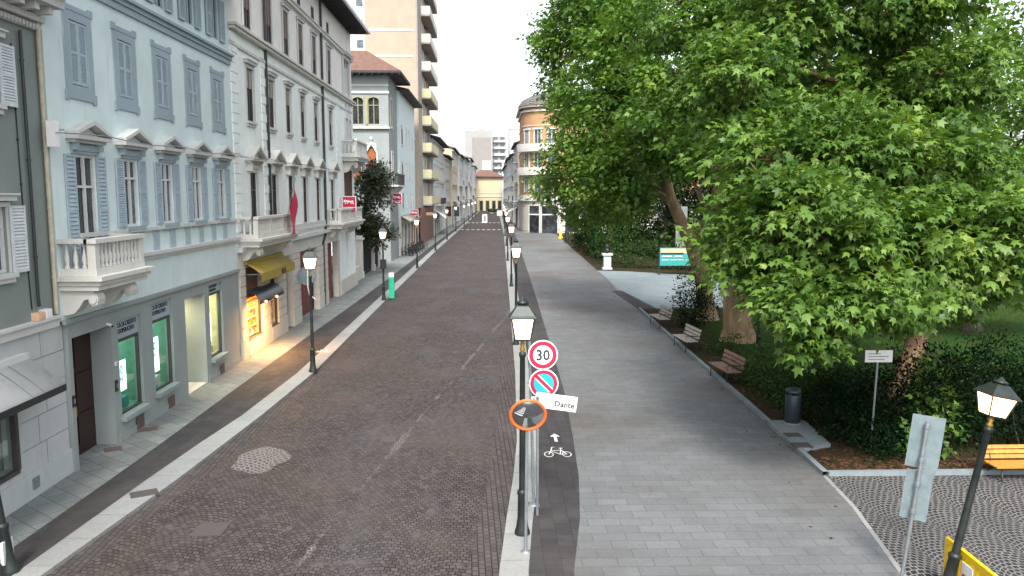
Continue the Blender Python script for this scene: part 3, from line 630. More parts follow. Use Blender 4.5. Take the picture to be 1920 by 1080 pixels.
MB().add([(-8.4, 17.6, 13.73), (-8.4, 30.4, 13.73), (-15.5, 30.4, 16), (-15.5, 17.6, 16), (-21, 17.6, 13.73), (-21, 30.4, 13.73)], [(0, 1, 2, 3), (3, 2, 5, 4), (0, 3, 4), (1, 5, 2)]).build('roof', 'tile', bB)
# ground floor
DOOR = (18.08, 19.95, -.02, 3.06); SH = [(20.3, 21.65, .62, 2.6), (22.4, 23.8, .7, 2.75), (26.95, 28.25, .74, 2.95)]; ENT = (24.8, 26.5, -.02, 3.06)
m = MB().wall(fr, 17.92, 30.1, 0, 3.42, [DOOR, ENT]+[(a, c, p, q+.5 if i < 2 else q+.3) for i, (a, c, p, q) in enumerate(SH)], .22, d=.02)
fbox(m, fr, 20.06, 24.7, .022, .05, 0, .2); fbox(m, fr, 26.6, 30.09, .022, .05, 0, .2)
m.build('bank_front', 'grey_base', bB)
for (a, c, p, q) in (DOOR, ENT):   # recess walls
    m = MB(); m.box(-11.55, -9.701, a-.1, a-.002, -.05, q+.1); m.box(-11.55, -9.701, c+.002, c+.1, -.05, q+.1); m.box(-11.55, -9.701, a-.002, c+.002, q+.002, q+.1)
    m.build('porch', 'grey_base', bB)
d = MB().box(-10.08, -10.0, 18.082, 19.948, 0, 3.05)
d = d.build('door', 'wood_door', bB)
m = MB()
for y0 in (18.2, 19.1):
    for z0, z1 in ((.25, 1.0), (1.15, 2.0), (2.15, 2.9)): m.box(-9.998, -9.97, y0, y0+.72, z0, z1)
m.build('door_panel', 'wood_door', d, True); MB().tube([(-9.94, 18.96, 1.0), (-9.94, 18.96, 1.25)], .02).build('handle', 'gold', d, True)
m = MB()
for i in range(4): m.box(-10.6+.0, -10.59, 24.8, 26.5, 0, .01)
m = MB().box(-11.2, -11.15, 24.802, 26.498, 0, 2.6); d = m.build('entrance_door', 'pane', bB)
m = MB()
for y in (24.85, 25.62, 26.4): m.box(-11.148, -11.1, y, y+.07, .0, 2.6)
m.build('door_frame', 'frame_w', d, True)
m = MB().box(-11.1, -9.52, 24.802, 26.498, -.01, .05)
for i in range(4): m.box(-10.9+i*.33, -10.82+i*.33, 24.9, 26.4, .05, .056)
m.build('entrance_step', 'stone', bB)
for i, (a, c, p, q) in enumerate(SH):
    u = (a+c)/2; t = .06; f = MB()
    fbox(f, fr, a, a+t, -.14, -.06, p, q); fbox(f, fr, c-t, c, -.14, -.06, p, q); fbox(f, fr, a+t, c-t, -.14, -.06, p, p+t); fbox(f, fr, a+t, c-t, -.14, -.06, q-t*1.4, q)
    w = f.build('shop_window', 'frame_d', bB)
    fbox(MB(), fr, a+t, c-t, -.11, -.1, p+t, q-t*1.4).build('pane', 'shop_glass', w, True)
    fbox(MB(), fr, a-.06, c+.06, .022, .16, p-.12, p-.01).build('sill', 'grey_base', w, True)
    zt = q+.5 if i < 2 else q+.3
    s = fbox(MB(), fr, a, c, -.15, -.05, q+.004, zt-.003).build('fascia', 'blue_trim', w, True)
    tx = text('BCA DI CREDITO\nCOOPERATIVO', .168 if i < 2 else .13, fr, a+.04, -.044, q+(.3 if i < 2 else .17), 'lettering', 'black', s, sx=.92, local=True); tx['label'] = 'black lettering reading BCA DI CREDITO COOPERATIVO'
    r = MB(); r.box(-11.5, -11.45, a-.25, c+.4, .3, 3.3); r.box(-11.45, -9.75, a-.25, a-.2, .3, 3.3); r.box(-11.45, -9.75, c+.35, c+.4, .3, 3.3); r.box(-11.45, -9.75, a-.2, c+.35, .3, .62); r.box(-11.45, -9.75, a-.2, c+.35, 3.2, 3.3)
    r.build('window_interior', 'bank_in' if i < 2 else 'warm_in', w, True)
    po = fbox(MB(), fr, a+.1, a+.1+(c-a)*(.5 if i < 2 else .42), -.2, -.185, p+(.55 if i == 0 else .5), p+(1.35 if i == 0 else 1.5)).build('poster', 'poster_lit', w, True, 'bright backlit poster reading 130 ANNI')
    text('130', .34 if i < 2 else .25, fr, a+.15, -.178, p+(1.0 if i == 0 else 1.15), 'lettering', 'teal', w, sx=.85, local=True); text('ANNI', .16, fr, a+.22, -.178, p+(.82 if i == 0 else .95), 'lettering', 'teal', w, sx=.9, local=True)
    k = MB(); fbox(k, fr, a+.15, a+.6, -.5, -.25, p+.05, p+.4); fbox(k, fr, a+.7, a+1.1, -.7, -.3, p+.05, p+.3); k.build('display_stand', 'teal' if i == 0 else 'goods_w', w, True)
    k = MB(); fbox(k, fr, a+.12, a+.55, -.6, -.55, p+1.4, q-.1); k.build('dark_screen', 'darkness', w, True)
    g = MB(); fbox(g, fr, u-.05, u+.35, .05, .056, .2, p-.16) if False else fbox(g, fr, u+.05, u+.5, .053, .06, .04, .38); 
    for j in range(5): fbox(g, fr, u+.08+j*.08, u+.11+j*.08, .06, .07, .06, .36)
    g.build('vent_grille', 'grille', bB)
balc = balcony(bB, fr, 17.78, 20.25, .82, 4.5, 5.32, posts=())
scroll(balc, fr, 18.02, .34, .78, 3.62, 4.17); scroll(balc, fr, 19.75, .34, .78, 3.62, 4.17)
for y, z, hh, lab, mat, nm in ((20.05, 1.35, .28, 'black intercom panel beside the dark bank door', 'black', 'intercom'), (20.1, 2.0, .1, 'small white plate above the intercom of the bank', 'sign_white', 'name_plate'), (17.99, 1.5, .26, 'small dark oval plaque at the corner of the bank front', 'black', 'wall_plaque')):
    t = thing(nm, fr(y, .03, z), lab, 'wall plate'); fbox(MB(), fr, y-.06, y+.06, .021, .05, z, z+hh).build('plate', mat, t); fbox(MB(), fr, y-.035, y+.035, .05, .056, z+hh*.3, z+hh*.7).build('plate_face', 'galv', t)
t = thing('security_camera', fr(19.75, .1, 3.1), 'small white camera above the dark bank doorway', 'camera'); MB().tube([fr(19.75, .02, 3.12), fr(19.75, .14, 3.08)], .035).build('camera_body', 'sign_white', t); MB().ball(fr(19.75, .16, 3.06), .03).build('lens', 'black', t)
# overhead cable on brackets
t = thing('overhead_cable', fr(24, .2, 7.6), 'thin pale cable strung along the facades above the pedimented windows', 'cable')
pts = []
for i in range(25): u = 17.3+i*1.2; pts.append(fr(u, .38, 7.62+.0045*(u-17.3)+.04*math.cos(u*1.3)))
MB().tube(pts, .014, 5).build('cable', 'galv', t)
m = MB()
for u in (17.6, 30.2, 38, 46): m.bar(fr(u, 0, 7.68), fr(u, .4, 7.66), .03)
m.build('cable_bracket', 'galv', t)
wbox('antenna_box', fr, 17.45, 17.6, .1, .3, 7.3, 7.85, 'sign_white', 'white box fixed at the joint of the grey-green and pale blue houses', 'box')

# ------------------------------------------------------------------ building 3: cream palazzo
fr = FL(-9.5); bC = thing('palazzo', (-13, 43, 0), 'long dirty cream palazzo with quoins, pediments and faded painted top storey', 'building')
UC = [32.5, 35.6, 38.5, 41.4, 44.5, 48.5]
X1, X3, X4 = (4.85, 7.15), (9.15, 11.2), (12.75, 14.7)
holes = [(u-.46, u+.46, *X1) for u in UC]+[(u-.46, u+.46, *X3) for u in UC]+[(u-.46, u+.46, *X4) for u in UC]
HB = [(53.0, 55.0, 12.7, 15.0), (53.3, 54.0, 8.9, 11.2), (54.5, 55.2, 8.9, 11.2), (52.6, 55.6, 4.7, 7.9)]
AT = [(u-.3, u+.3, 15.6, 16.25) for u in UC]
MB().wall(fr, 30.16, 56.3, 4.12, 12.3, [h for h in holes+HB if h[2] < 12], .3).box(-24, -9.82, 30.16, 56.3, 4.1, 17.2).box(-24, -11.4, 30.16, 56.3, -.1, 4.095).build('wall', 'cream', bC)
MB().wall(fr, 30.16, 56.3, 12.302, 17.2, [h for h in holes+HB+AT if h[2] > 12], .3, d=-.02).build('top_storey_wall', 'fresco', bC)
w0 = None
for i, u in enumerate(UC):
    if w0 is None:
        w0 = window(bC, fr, u, X1[0], X1[1], .92, .12, frame='frame_d', sill=None, transom=.7, surround='stone_w', sw=.14, sd=.06)
        g = MB(); fbox(g, fr, u-.5, u+.5, 0, .1, 7.3, 7.52)
        for s in (-1, 1): fbox(g, fr, u+s*.66-.08, u+s*.66+.08, .0, .22, 7.2, 7.53)
        g.build('frieze', 'stone', w0, True); pediment(w0, fr, u, 1.9, 7.6, .62, .36, 'stone')
        w1 = window(bC, fr, u, X3[0], X3[1], .92, .12, frame='frame_d', sill='stone_w', surround='stone_w', sw=.13, sd=.05, cornice=.16)
        fbox(MB(), fr, u-.45, u+.45, -.055, -.03, 10.45, X3[1]).build('roller_blind', 'wood_g', w1, True)
        w2 = window(bC, fr, u, X4[0], X4[1], .92, .12, frame='frame_d', sill=None, surround='stone_w', sw=.12, sd=.04, cornice=.14)
        fbox(MB(), fr, u-.45, u+.45, -.055, -.03, 13.5, X4[1]).build('roller_blind', 'shutter_br', w2, True)
        w3 = window(bC, fr, u, 15.6, 16.25, .6, .1, frame='frame_d', sill=None)
    else:
        for w in (w0, w1, w2, w3): cp(w, (0, u-UC[0], 0))
for u in (53.65, 54.85): pass
w = window(bC, fr, 54, 12.7, 15, 2., .12, frame='stone_w', mull=2, sill='stone', surround='stone_w', sw=.2, sd=.1, cornice=.3, name='loggia_window')
m = MB()
for u in (53.4, 54.0, 54.6): m.lathe([(.13, 0), (.13, .1), (.08, .12), (.075, 1.5), (.14, 1.65), (.14, 1.75)], fr(u, -.08, 12.75), 10)
m.build('colonnette', 'stone_w', w, True)
for u in (53.65, 54.85):
    w = window(bC, fr, u, 8.9, 11.2, .7, .1, frame='frame_w', sill=None, mull=0, name='gothic_window'); a, c = u-.45, u+.45
    g = MB(); g.prism([(a, 11.2), (c, 11.2), (u, 11.85)], 0, .1, fr); g.prism([(u-.06, 11.7), (u+.06, 11.7), (u+.02, 12.2), (u-.02, 12.2)], 0, .1, fr); fbox(g, fr, a, a+.1, 0, .1, 8.9, 11.19); fbox(g, fr, c-.1, c, 0, .1, 8.9, 11.19); g.build('arch_trim', 'stone_w', w, True)
w = window(bC, fr, 54.1, 4.7, 7.9, 3., .12, frame='shutter_br', sill=None, mull=3, pane='shutter_br', name='tall_shutter')
m = MB()
for z, p in ((12.3, .22), (12.42, .3), (11.75, .08)): fbox(m, fr, 30.16, 56.28, 0 if p < .3 else -.02, p, z, z+.1)
fbox(m, fr, 30.17, 56.27, -.02, .14, 15.2, 15.36); fbox(m, fr, 30.17, 56.26, -.02, .2, 15.362, 15.42)
m.build('string_course', 'stone', bC)
m = MB(); fbox(m, fr, 30.17, 56.27, 0, .12, 4.5, 4.62); fbox(m, fr, 30.18, 56.26, 0, .2, 4.12, 4.3); fbox(m, fr, 30.6, 52, 0, .08, 4.62, 4.83); m.build('sill_band', 'stone_w', bC)
for a, c in ((30.2, 31.0), (34.05, 34.7), (50.3, 51.2), (55.5, 56.25)):
    m = MB(); z = 4.86; k = 0
    fbox(m, fr, a+.05, c-.22, 0, .02, 4.86, 12.1)
    while z < 12.0: fbox(m, fr, a, c-(.18 if k % 2 else 0), 0, .05, z, z+.33); z += .37; k += 1
    m.build('quoin_strip', 'cream', bC)
m = MB(); fbox(m, fr, 30.0, 56.9, -.3, 1.15, 17.2, 17.32)
for i in range(48): u = 30.2+i*.55; fbox(m, fr, u-.05, u+.05, -.02, 1.05, 17.05, 17.198)
m.build('eave', 'eave', bC)
fbox(MB(), fr, 30.0, 56.9, 1.15, 1.3, 17.2, 17.36).build('gutter', 'sign_white', bC)
MB().add([(-8.2, 30, 17.37), (-8.2, 57, 17.37), (-16.5, 53, 20), (-16.5, 34, 20), (-25, 30, 17.37), (-25, 57, 17.37)], [(0, 1, 2, 3), (3, 2, 5, 4), (0, 3, 4), (1, 5, 2)]).build('roof', 'tile', bC)
# ground floor: rusticated piers and openings
m = MB().wall(fr, 30.16, 50.1, 3.45, 4.11, [], .25, d=.0); m.build('fascia', 'stone', bC)
for a, c in ((30.2, 30.85), (33.0, 34.2), (35.5, 36.9), (38.2, 39.7), (43.9, 45.2), (45.4, 46.4), (49.4, 50.1)):
    m = MB(); rusticated(m, fr, a, c, 0, 3.45, .08); m.build('pier', 'rust', bC)
m = MB().wall(fr, 50.12, 56.3, 0, 4.11, [(52.7, 53.5, 1.2, 3.3)], .25); m.build('ground_wall', 'cream', bC)
fbox(MB(), fr, 50.12, 56.35, .0, .14, 0, .9).build('plinth', 'rust', bC)
g = MB(); fbox(g, fr, 52.7, 53.5, -.24, -.2, 1.2, 3.3); g.prism([(52.6, 3.3), (53.6, 3.3), (53.45, 3.7), (53.1, 3.9), (52.75, 3.7)], 0, .06, fr); g.build('niche', 'stone', bC)
for (a, c, mat, lab) in ((36.9, 38.2, 'darkness', 'dark doorway between rusticated piers'), (39.7, 43.9, 'red_door', 'dark red shop shutter between piers'), (46.4, 49.4, 'red_door', 'dark red door panel near the quoined corner')):
    d = MB().box(-9.86, -9.8, a+.002, c-.002, 0, 3.44).build('door', mat, bC, label=lab)
    m = MB(); n = max(2, int((c-a)/.8))
    for i in range(n):
        y = a+.1+(c-a-.2)*i/n; m.box(-9.798, -9.77, y+.06, y+(c-a-.2)/n-.06, .9, 3.1)
        for k in range(4): m.box(-9.798, -9.77, y+.06, y+(c-a-.2)/n-.06, .1+k*.19, .24+k*.19)
    m.build('door_panel', mat, d, True); MB().tube([(-9.76, a+.5, 1), (-9.76, a+.5, 1.2)], .02).build('handle', 'galv', d, True)
# the lit shop bays
for (a, c) in ((30.85, 33.0), (34.2, 35.5)):
    f = MB(); t = .05
    fbox(f, fr, a, c, -.12, .1, .0, .62); fbox(f, fr, a, a+t, -.1, 0, .622, 2.1); fbox(f, fr, c-t, c, -.1, 0, .622, 2.1); fbox(f, fr, a+t, c-t, -.1, 0, 2.05, 2.1)
    w = f.build('shop_window', 'rust' if False else 'frame_d', bC)
    fbox(MB(), fr, a-.0, c+.0, .1, .12, .02, .6).build('stall_riser', 'rust', w, True)
    fbox(MB(), fr, a+t, c-t, -.06, -.05, .64, 2.05).build('pane', 'shop_glass', w, True)
    r = MB(); r.box(-10.72, -10.68, a-.3, c+.3, .3, 3.4); r.box(-10.68, -9.76, a-.1, a-.05, .3, 3.4); r.box(-10.68, -9.76, c+.05, c+.1, .3, 3.4); r.box(-10.68, -9.76, a-.05, c+.05, 2.12, 2.16); r.build('window_interior', 'shelf_or', w, True)
    sh = MB()
    for z in (.66, 1.0, 1.35, 1.7): fbox(sh, fr, a+.05, c-.05, -.6, -.15, z, z+.03)
    sh.build('shelf', 'goods_w', w, True)
    cols = [('goods_y', MB()), ('goods_r', MB()), ('goods_w', MB()), ('shelf_or', MB())]
    for z in (.69, 1.03, 1.38, 1.73):
        u = a+.12
        while u < c-.2:
            q = random.uniform(.1, .26); fbox(cols[random.randrange(4)][1], fr, u, u+q*.9, -.45+random.random()*.1, -.2, z, z+random.uniform(.12, .26)); u += q+.02
    for nm, mb in cols:
        if mb.v: mb.build('shop_goods', nm, w, True)
    fbox(MB(), fr, a, c, -.14, -.1, 2.2, 3.44).build('upper_board', 'shutter_br' if a < 31 else 'darkness', w, True)
t = thing('shop_canopy', fr(31.9, .2, 2.1), 'small dark grey curved canopy with tiny lights above the orange shop window', 'canopy')
m = MB(); k = 8; pr = [(.0, 2.55), (.2, 2.53), (.4, 2.45), (.55, 2.3), (.6, 2.14)]
m.add([fr(30.87, d, z) for d, z in pr]+[fr(34.4, d, z) for d, z in pr], [(i, i+1, 6+i, 5+i) for i in range(4)], True); m.build('canopy_cloth', 'bin', t)
fbox(MB(), fr, 30.87, 34.4, .57, .61, 2.06, 2.16).build('canopy_edge', 'black', t)
for u in (31.5, 33.1): MB().ball(fr(u, .64, 2.1), .05).build('lamp_bulb', 'lamp_warm', t)
t = awning('shop_awning', fr, 30.95, 36.2, .65, 3.62, 3.25, 'awn_y', 'mustard yellow awning with dark lettering above the lit shop', .34)
text('BECA', .3, fr, 33.9, .675, 2.97, 'lettering', 'black', t); t.children[-1]['label'] = 'dark lettering on the yellow valance'
bl = balcony(bC, fr, 30.5, 36.2, .72, 4.62, 5.45, posts=(32.4, 34.3)); scroll(bl, fr, 31.0, .4, .7, 3.75, 4.28); scroll(bl, fr, 35.6, .4, .7, 3.75, 4.28)
bl = balcony(bC, fr, 47.0, 54.6, .8, 4.62, 5.45, posts=(49.5, 52)); scroll(bl, fr, 47.6, .4, .75, 3.75, 4.28); scroll(bl, fr, 54, .4, .75, 3.75, 4.28)
bl = balcony(bC, fr, 52.2, 56.5, .95, 8.75, 9.75, 'stone_w', posts=(54.3,)); scroll(bl, fr, 52.7, .35, .9, 7.7, 8.42); scroll(bl, fr, 56, .35, .9, 7.7, 8.42)
pipe('drainpipe', fr, [(34.75, 17), (34.75, 4.9), (34.9, 4.5)], .06, 'pipe_dark', 'black drainpipe between the first and second palazzo windows', (6, 8, 10, 12, 14))
pipe('drainpipe', fr, [(46.2, 17), (46.2, 5), (46.0, 4), (45.3, 3.6), (45.3, 0.1)], .07, 'pipe_dark', 'black drainpipe that runs past the corner balcony to the pavement', (2, 5, 7, 9, 11, 13, 15))
t = thing('red_flag', fr(35.2, .75, 5.4), 'limp red flag on a slanted pole at the palazzo balcony', 'flag')
MB().tube([fr(34.9, .72, 5.3), fr(34.75, 1.15, 7.0)], .02).build('flag_pole', 'galv', t)
m = MB(); n = 9
L = [(fr(34.8, 1.08, 6.65-.05*i), None) for i in range(1)]
pa = []; pb = []
for i in range(n+1):
    k = i/n; z = 6.75-2.15*k; d = 1.09-.15*k; pa.append(fr(34.72+.0*k-.5*sin(k*PI)*.5, d+.05*sin(k*9), z)); pb.append(fr(34.95+.62*sin(min(1, k*1.25)*PI*.55)*(1-.35*k), d-.06*cos(k*8), z-.05))
m.add(pa+pb, [(i, i+1, n+2+i, n+1+i) for i in range(n)], True); m.build('flag_cloth', 'red_flag', t)
def signbox(u, d0, d1, z0, z1, label, Xf=-9.5, lion=True):
    f = FS(u); t = thing('hanging_sign', (Xf+(d0+d1)/2, u, z0), label, 'sign')
    fb = MB().box(Xf+d0, Xf+d1, u, u+.16, z0, z1); fb.build('sign_box', 'sign_red', t)
    e = MB(); w = d1-d0; hh = z1-z0; q = .025
    for bx in ((Xf+d0, Xf+d1, z1-q, z1+q), (Xf+d1-q, Xf+d1+q, z0, z1), (Xf+d0-q, Xf+d0+q, z0, z1), (Xf+d0, Xf+d1, z0+hh*.26, z0+hh*.3)): e.box(bx[0], bx[1], u-.015, u-.001, bx[2], bx[3])
    e.build('sign_border', 'sign_white', t)
    l = MB(); cx = Xf+(d0+d1)/2; cz = z0+hh*.62; s = w/1.0
    for poly in ([(-.3, .06), (-.2, .16), (-.05, .13), (.1, .1), (.26, .14), (.34, .06), (.28, .02), (.1, .0), (-.1, .02)], [(-.28, .02), (-.2, .02), (-.26, -.14), (-.32, -.14)], [(.2, .02), (.28, .02), (.36, -.13), (.3, -.15)], [(-.1, .02), (-.02, .02), (-.12, -.12), (-.18, -.12)], [(.06, .02), (.13, .02), (.2, -.12), (.14, -.13)], [(-.4, -.02), (-.3, .02), (-.24, .18), (-.34, .2), (-.42, .1)]):
        l.prism([(cx+a*s, cz+c*s) for a, c in poly], .002, .014, f)
    l.prism([(cx-.3*s, z0+hh*.1), (cx+.3*s, z0+hh*.1), (cx+.3*s, z0+hh*.18), (cx-.3*s, z0+hh*.18)], .002, .012, f)
    l.build('emblem', 'sign_white', t); MB().bar((Xf, u+.08, z1-.1), (Xf+d0, u+.08, z1-.1), .05).build('sign_arm', 'galv', t)
signbox(51, .15, 1.0, 5.2, 6.15, 'larger red projecting sign with a white lion, in front of the magnolia')
t = thing('round_sign', fr(38.6, .4, 2.2), 'round framed sign back held out on a bent white arm from the palazzo pier', 'sign')
m = MB(); n = 28; cc = Vector(fr(38.9, .55, 2.35)); o = [(cc.x+.42*cos(2*PI*k/n), cc.y, cc.z+.42*sin(2*PI*k/n)) for k in range(n+1)]; m.tube(o, .025, 6, False); m.build('rim', 'galv', t)
MB().prism([(cc.x+.4*cos(2*PI*k/n), cc.z+.4*sin(2*PI*k/n)) for k in range(n)], -.01, .01, FS(cc.y)).build('sign_disc', 'galv_blue', t)
MB().tube([(cc.x+.06, cc.y-.05, cc.z+.4), (cc.x+.06, cc.y-.06, cc.z-.5), (cc.x+.12, cc.y-.05, cc.z-.9), (cc.x+.42, cc.y-.03, cc.z-1.15)], .03, 6).build('arm', 'sign_white', t)
# ------------------------------------------------------------------ garden gap
t = thing('garden_gate', (-9.9, 63, 0), 'stone gate pillars and dark iron gate of the garden under the magnolia', 'gate')
for y, hh in ((60.5, 2.9), (66.5, 3.2), (70.5, 3.0)):
    MB().box(-10.2, -9.6, y-.3, y+.3, 0, .5).box(-10.14, -9.66, y-.24, y+.24, .5, hh).box(-10.25, -9.55, y-.35, y+.35, hh, hh+.15).box(-10.12, -9.68, y-.22, y+.22, hh+.15, hh+.3).build('pillar', 'stone', t)
m = MB()
for y0, y1 in ((60.8, 66.2), (66.8, 70.2)):
    m.box(-9.93, -9.87, y0, y1, .2, .27); m.box(-9.93, -9.87, y0, y1, 2.2, 2.27)
    n = int((y1-y0)/.16)
    for i in range(n+1): y = y0+(y1-y0)*i/n; m.box(-9.915, -9.885, y-.015, y+.015, .05, 2.5)
m.build('iron_gate', 'iron', t)
m = MB().box(-10.1, -9.7, 56.4, 60.15, 0, 1.0); m.build('low_wall', 'rust', t)
t = thing('garden_wall', (-14, 65, 0), 'dim wall at the back of the garden behind the magnolia', 'wall'); MB().box(-16.3, -16, 56.4, 75.4, 0, 3.2).build('wall_face', 'greygreen', t); MB().box(-16.35, -15.95, 56.4, 75.4, 3.2, 3.3).build('coping', 'stone', t)

# ------------------------------------------------------------------ building 4: villa with tiled roof
Yv = 75.5; f = FS(Yv); bD = thing('villa', (-13, 82, 0), 'grey villa with terracotta tower roof, gothic orange shutters and dark balcony', 'house')
hv = [(-12.75, -11.7, 12.7, 15.2), (-11.3, -10.25, 12.7, 15.2), (-12.85, -12.05, 7.3, 10.5), (-11.5, -10.6, 7.3, 10.8)]
MB().wall(f, -14.2, -9.4, 0, 17.2, hv, .3).box(-14.2, -9.72, Yv+.32, 82, 0, 17.2).build('wall', 'villa_grey', bD)
for u in (-12.22, -10.77):
    w = window(bD, f, u, 12.7, 15.2, 1.05, .2, frame='olive', sill=None, transom=.7)
    m = MB(); m.prism([(u-.55, 15.2), (u-.55, 14.75), (u-.4, 15.05), (u, 15.18), (u+.4, 15.05), (u+.55, 14.75), (u+.55, 15.2)], -.2, .04, f); fbox(m, f, u-.75, u-.53, 0, .1, 12.7, 15.2); m.build('arch_trim', 'olive', w, True)
m = MB(); fbox(m, f, -14.1, -9.3, 0, .3, 12.3, 12.48); fbox(m, f, -14.1, -9.32, 0, .12, 15.5, 15.7); fbox(m, f, -14.0, -9.35, 0, .06, 16.2, 16.3); m.build('string_course', 'stone', bD)
for u, w_, z1 in ((-12.45, .8, 10.3), (-11.05, .9, 10.5)):
    s = fbox(MB(), f, u-w_/2, u+w_/2, -.2, -.1, 7.3, z1).build('gothic_shutter', 'shutter_o', bD)
    m = MB(); a, c = u-w_/2, u+w_/2
    m.prism([(a, z1+.5), (a, z1-.35), (a+.12, z1+.0), (u, z1+.22), (c-.12, z1), (c, z1-.35), (c, z1+.5)], -.18, .03, f)
    m.prism([(a-.12, z1-.4), (a, z1-.4), (u, z1+.4), (u, z1+.75)], .0, .12, f); m.prism([(c+.12, z1-.4), (u, z1+.75), (u, z1+.4), (c, z1-.4)], 0, .12, f)
    fbox(m, f, a-.14, a-.0, 0, .12, 7.3, z1-.4); fbox(m, f, c, c+.14, 0, .12, 7.3, z1-.4)
    x = f(u, .08, z1+.9); m.ball(x, (.16, .12, .2)); m.build('arch_trim', 'stone_w', s, True)
# dark balcony round the corner
m = MB(); fr = FL(-9.4)
m.box(-11.7, -8.5, Yv-.95, Yv-.02, 7.0, 7.15); m.box(-9.38, -8.5, Yv-.02, 80.5, 7.0, 7.15)
o = m.build('balcony', 'stone', bD); m = MB()
m.box(-11.7, -8.5, Yv-.95, Yv-.85, 8.1, 8.2); m.box(-8.6, -8.5, Yv-.85, 80.5, 8.1, 8.2)
for i in range(16): x = -11.6+i*.2; m.box(x, x+.1, Yv-.94, Yv-.87, 7.15, 8.1)
for i in range(24): y = Yv-.7+i*.23; m.box(-8.59, -8.52, y, y+.1, 7.15, 8.1)
m.build('railing', 'pipe_dark', o, True)
m = MB()
for x in (-11.3, -9.9): m.prism([(0, 0), (0, -.9), (.4, -.5), (.8, 0)], x-.15, x+.15, lambda u, d, z: (d, Yv-u, 7.0+z))
for y in (76.5, 79.8): m.prism([(0, 0), (0, -.9), (.4, -.5), (.8, 0)], y-.15, y+.15, lambda u, d, z: (-9.4+u, d, 7.0+z))
m.build('bracket', 'stone', o, True)
hd = [(77.0, 78.2, 12.6, 15.2), (77, 77.9, 7.2, 10.2)]
MB().wall(FL(-9.4), Yv+.302, 82, 0, 17.2, hd, .3).build('side_wall', 'villa_grey', bD)
fr = FL(-9.4); window(bD, fr, 77.6, 12.6, 15.2, 1.2, .08, frame='olive', sill='stone', surround='stone_w', sw=.15); w = window(bD, fr, 77.45, 7.2, 10.2, .9, .08, frame='shutter_br', sill=None, surround='stone_w', sw=.2, sd=.1)
m = MB(); m.box(-15.2, -8.1, Yv-1.25, 83.2, 17.2, 17.38); m.build('eave', 'eave', bD)
m = MB(); ap = (-11.8, 78.8, 19.9); ap2 = (-13.5, 78.8, 19.9); q = [(-15.2, Yv-1.27, 17.39), (-8.08, Yv-1.27, 17.39), (-8.08, 83.2, 17.39), (-15.2, 83.2, 17.39)]
m.add(q+[ap2, ap], [(0, 1, 5, 4), (1, 2, 5), (2, 3, 4, 5), (3, 0, 4)]); m.build('roof', 'tile', bD)
m = MB()
for i in range(12): m.box(-15.0, -8.2, 0, 0, 0, 0) if False else m.box(-14.9+i*.6, -14.8+i*.6, Yv-1.2, Yv, 17.08, 17.198)
m.build('rafters', 'eave', bD)
# street wing of the villa
hw = []
UW = [84.5, 89, 91.8, 95.5]; ZW = [(4.8, 6.4), (7.8, 9.6), (11.4, 13.4)]
for u in UW:
    for z in ZW: hw.append((u-.5, u+.5, *z))
fr = FL(-9.2); MB().wall(fr, 82.02, 98.6, 3.9, 16.6, hw, .3).box(-20, -9.52, 82.02, 98.6, 0, 16.6).build('wing_wall', 'blue_wall', bD)
w0 = window(bD, fr, UW[0], *ZW[0], 1., .06, sill='stone_w', surround='stone_w', sw=.1, frame='shutter_br', pane='shutter_br')
w1 = window(bD, fr, UW[1], *ZW[0], 1., .06, sill=None)
for i, u in enumerate(UW):
    for j, z in enumerate(ZW):
        if (i, j) in ((0, 0), (1, 0)): continue
        cp(w0 if i == 0 else w1, (0, u-UW[0 if i == 0 else 1], z[0]-ZW[0][0]))
m = MB(); m.box(-9.3, -8.2, 81.9, 98.8, 16.6, 16.74); m.build('wing_eave', 'eave', bD)
MB().add([(-8.15, 81.9, 16.75), (-8.15, 98.8, 16.75), (-14, 97, 18.2), (-14, 83.5, 18.2)], [(0, 1, 2, 3)]).build('wing_roof', 'tile', bD)
m = MB().wall(fr, 82.02, 98.6, 0, 3.9, [(83, 84.6, .0, 3.1), (86, 88.4, .4, 3.1), (89.5, 92, .4, 3.1), (93, 95.2, 0, 3.1), (96, 98, .4, 3.1)], .3, d=.02); m.build('shop_wall', 'stone', bD)
for k, (a, c) in enumerate(((83, 84.6), (86, 88.4), (89.5, 92), (93, 95.2), (96, 98))):
    s = MB().box(-9.3, -9.26, a, c, .0, 3.1).build('shop_window', 'pane' if k != 3 else 'red_door', bD); MB().box(-9.26, -9.2, (a+c)/2-.05, (a+c)/2+.05, 0, 3.1).box(-9.26, -9.2, a, c, 2.3, 2.38).build('window_frame', 'wood_g' if k < 3 else 'shutter_o', s, True)
awning('shop_awning', fr, 82.5, 92.3, .9, 4.0, 3.55, 'wood_g', 'long dull brown awning on the villa wing shops', .15, d0=.05)
awning('shop_awning', fr, 92.6, 98.5, .8, 4.0, 3.5, 'red_door', 'dark red awning just beyond the brown one', .2, d0=.05)
signbox(76.6, .06, .97, 5.38, 6.35, 'middle red lion sign on the villa corner above the café', -9.4)
signbox(92.5, .05, .87, 3.65, 4.5, 'smallest red sign, low above the dark red awning', -9.2)

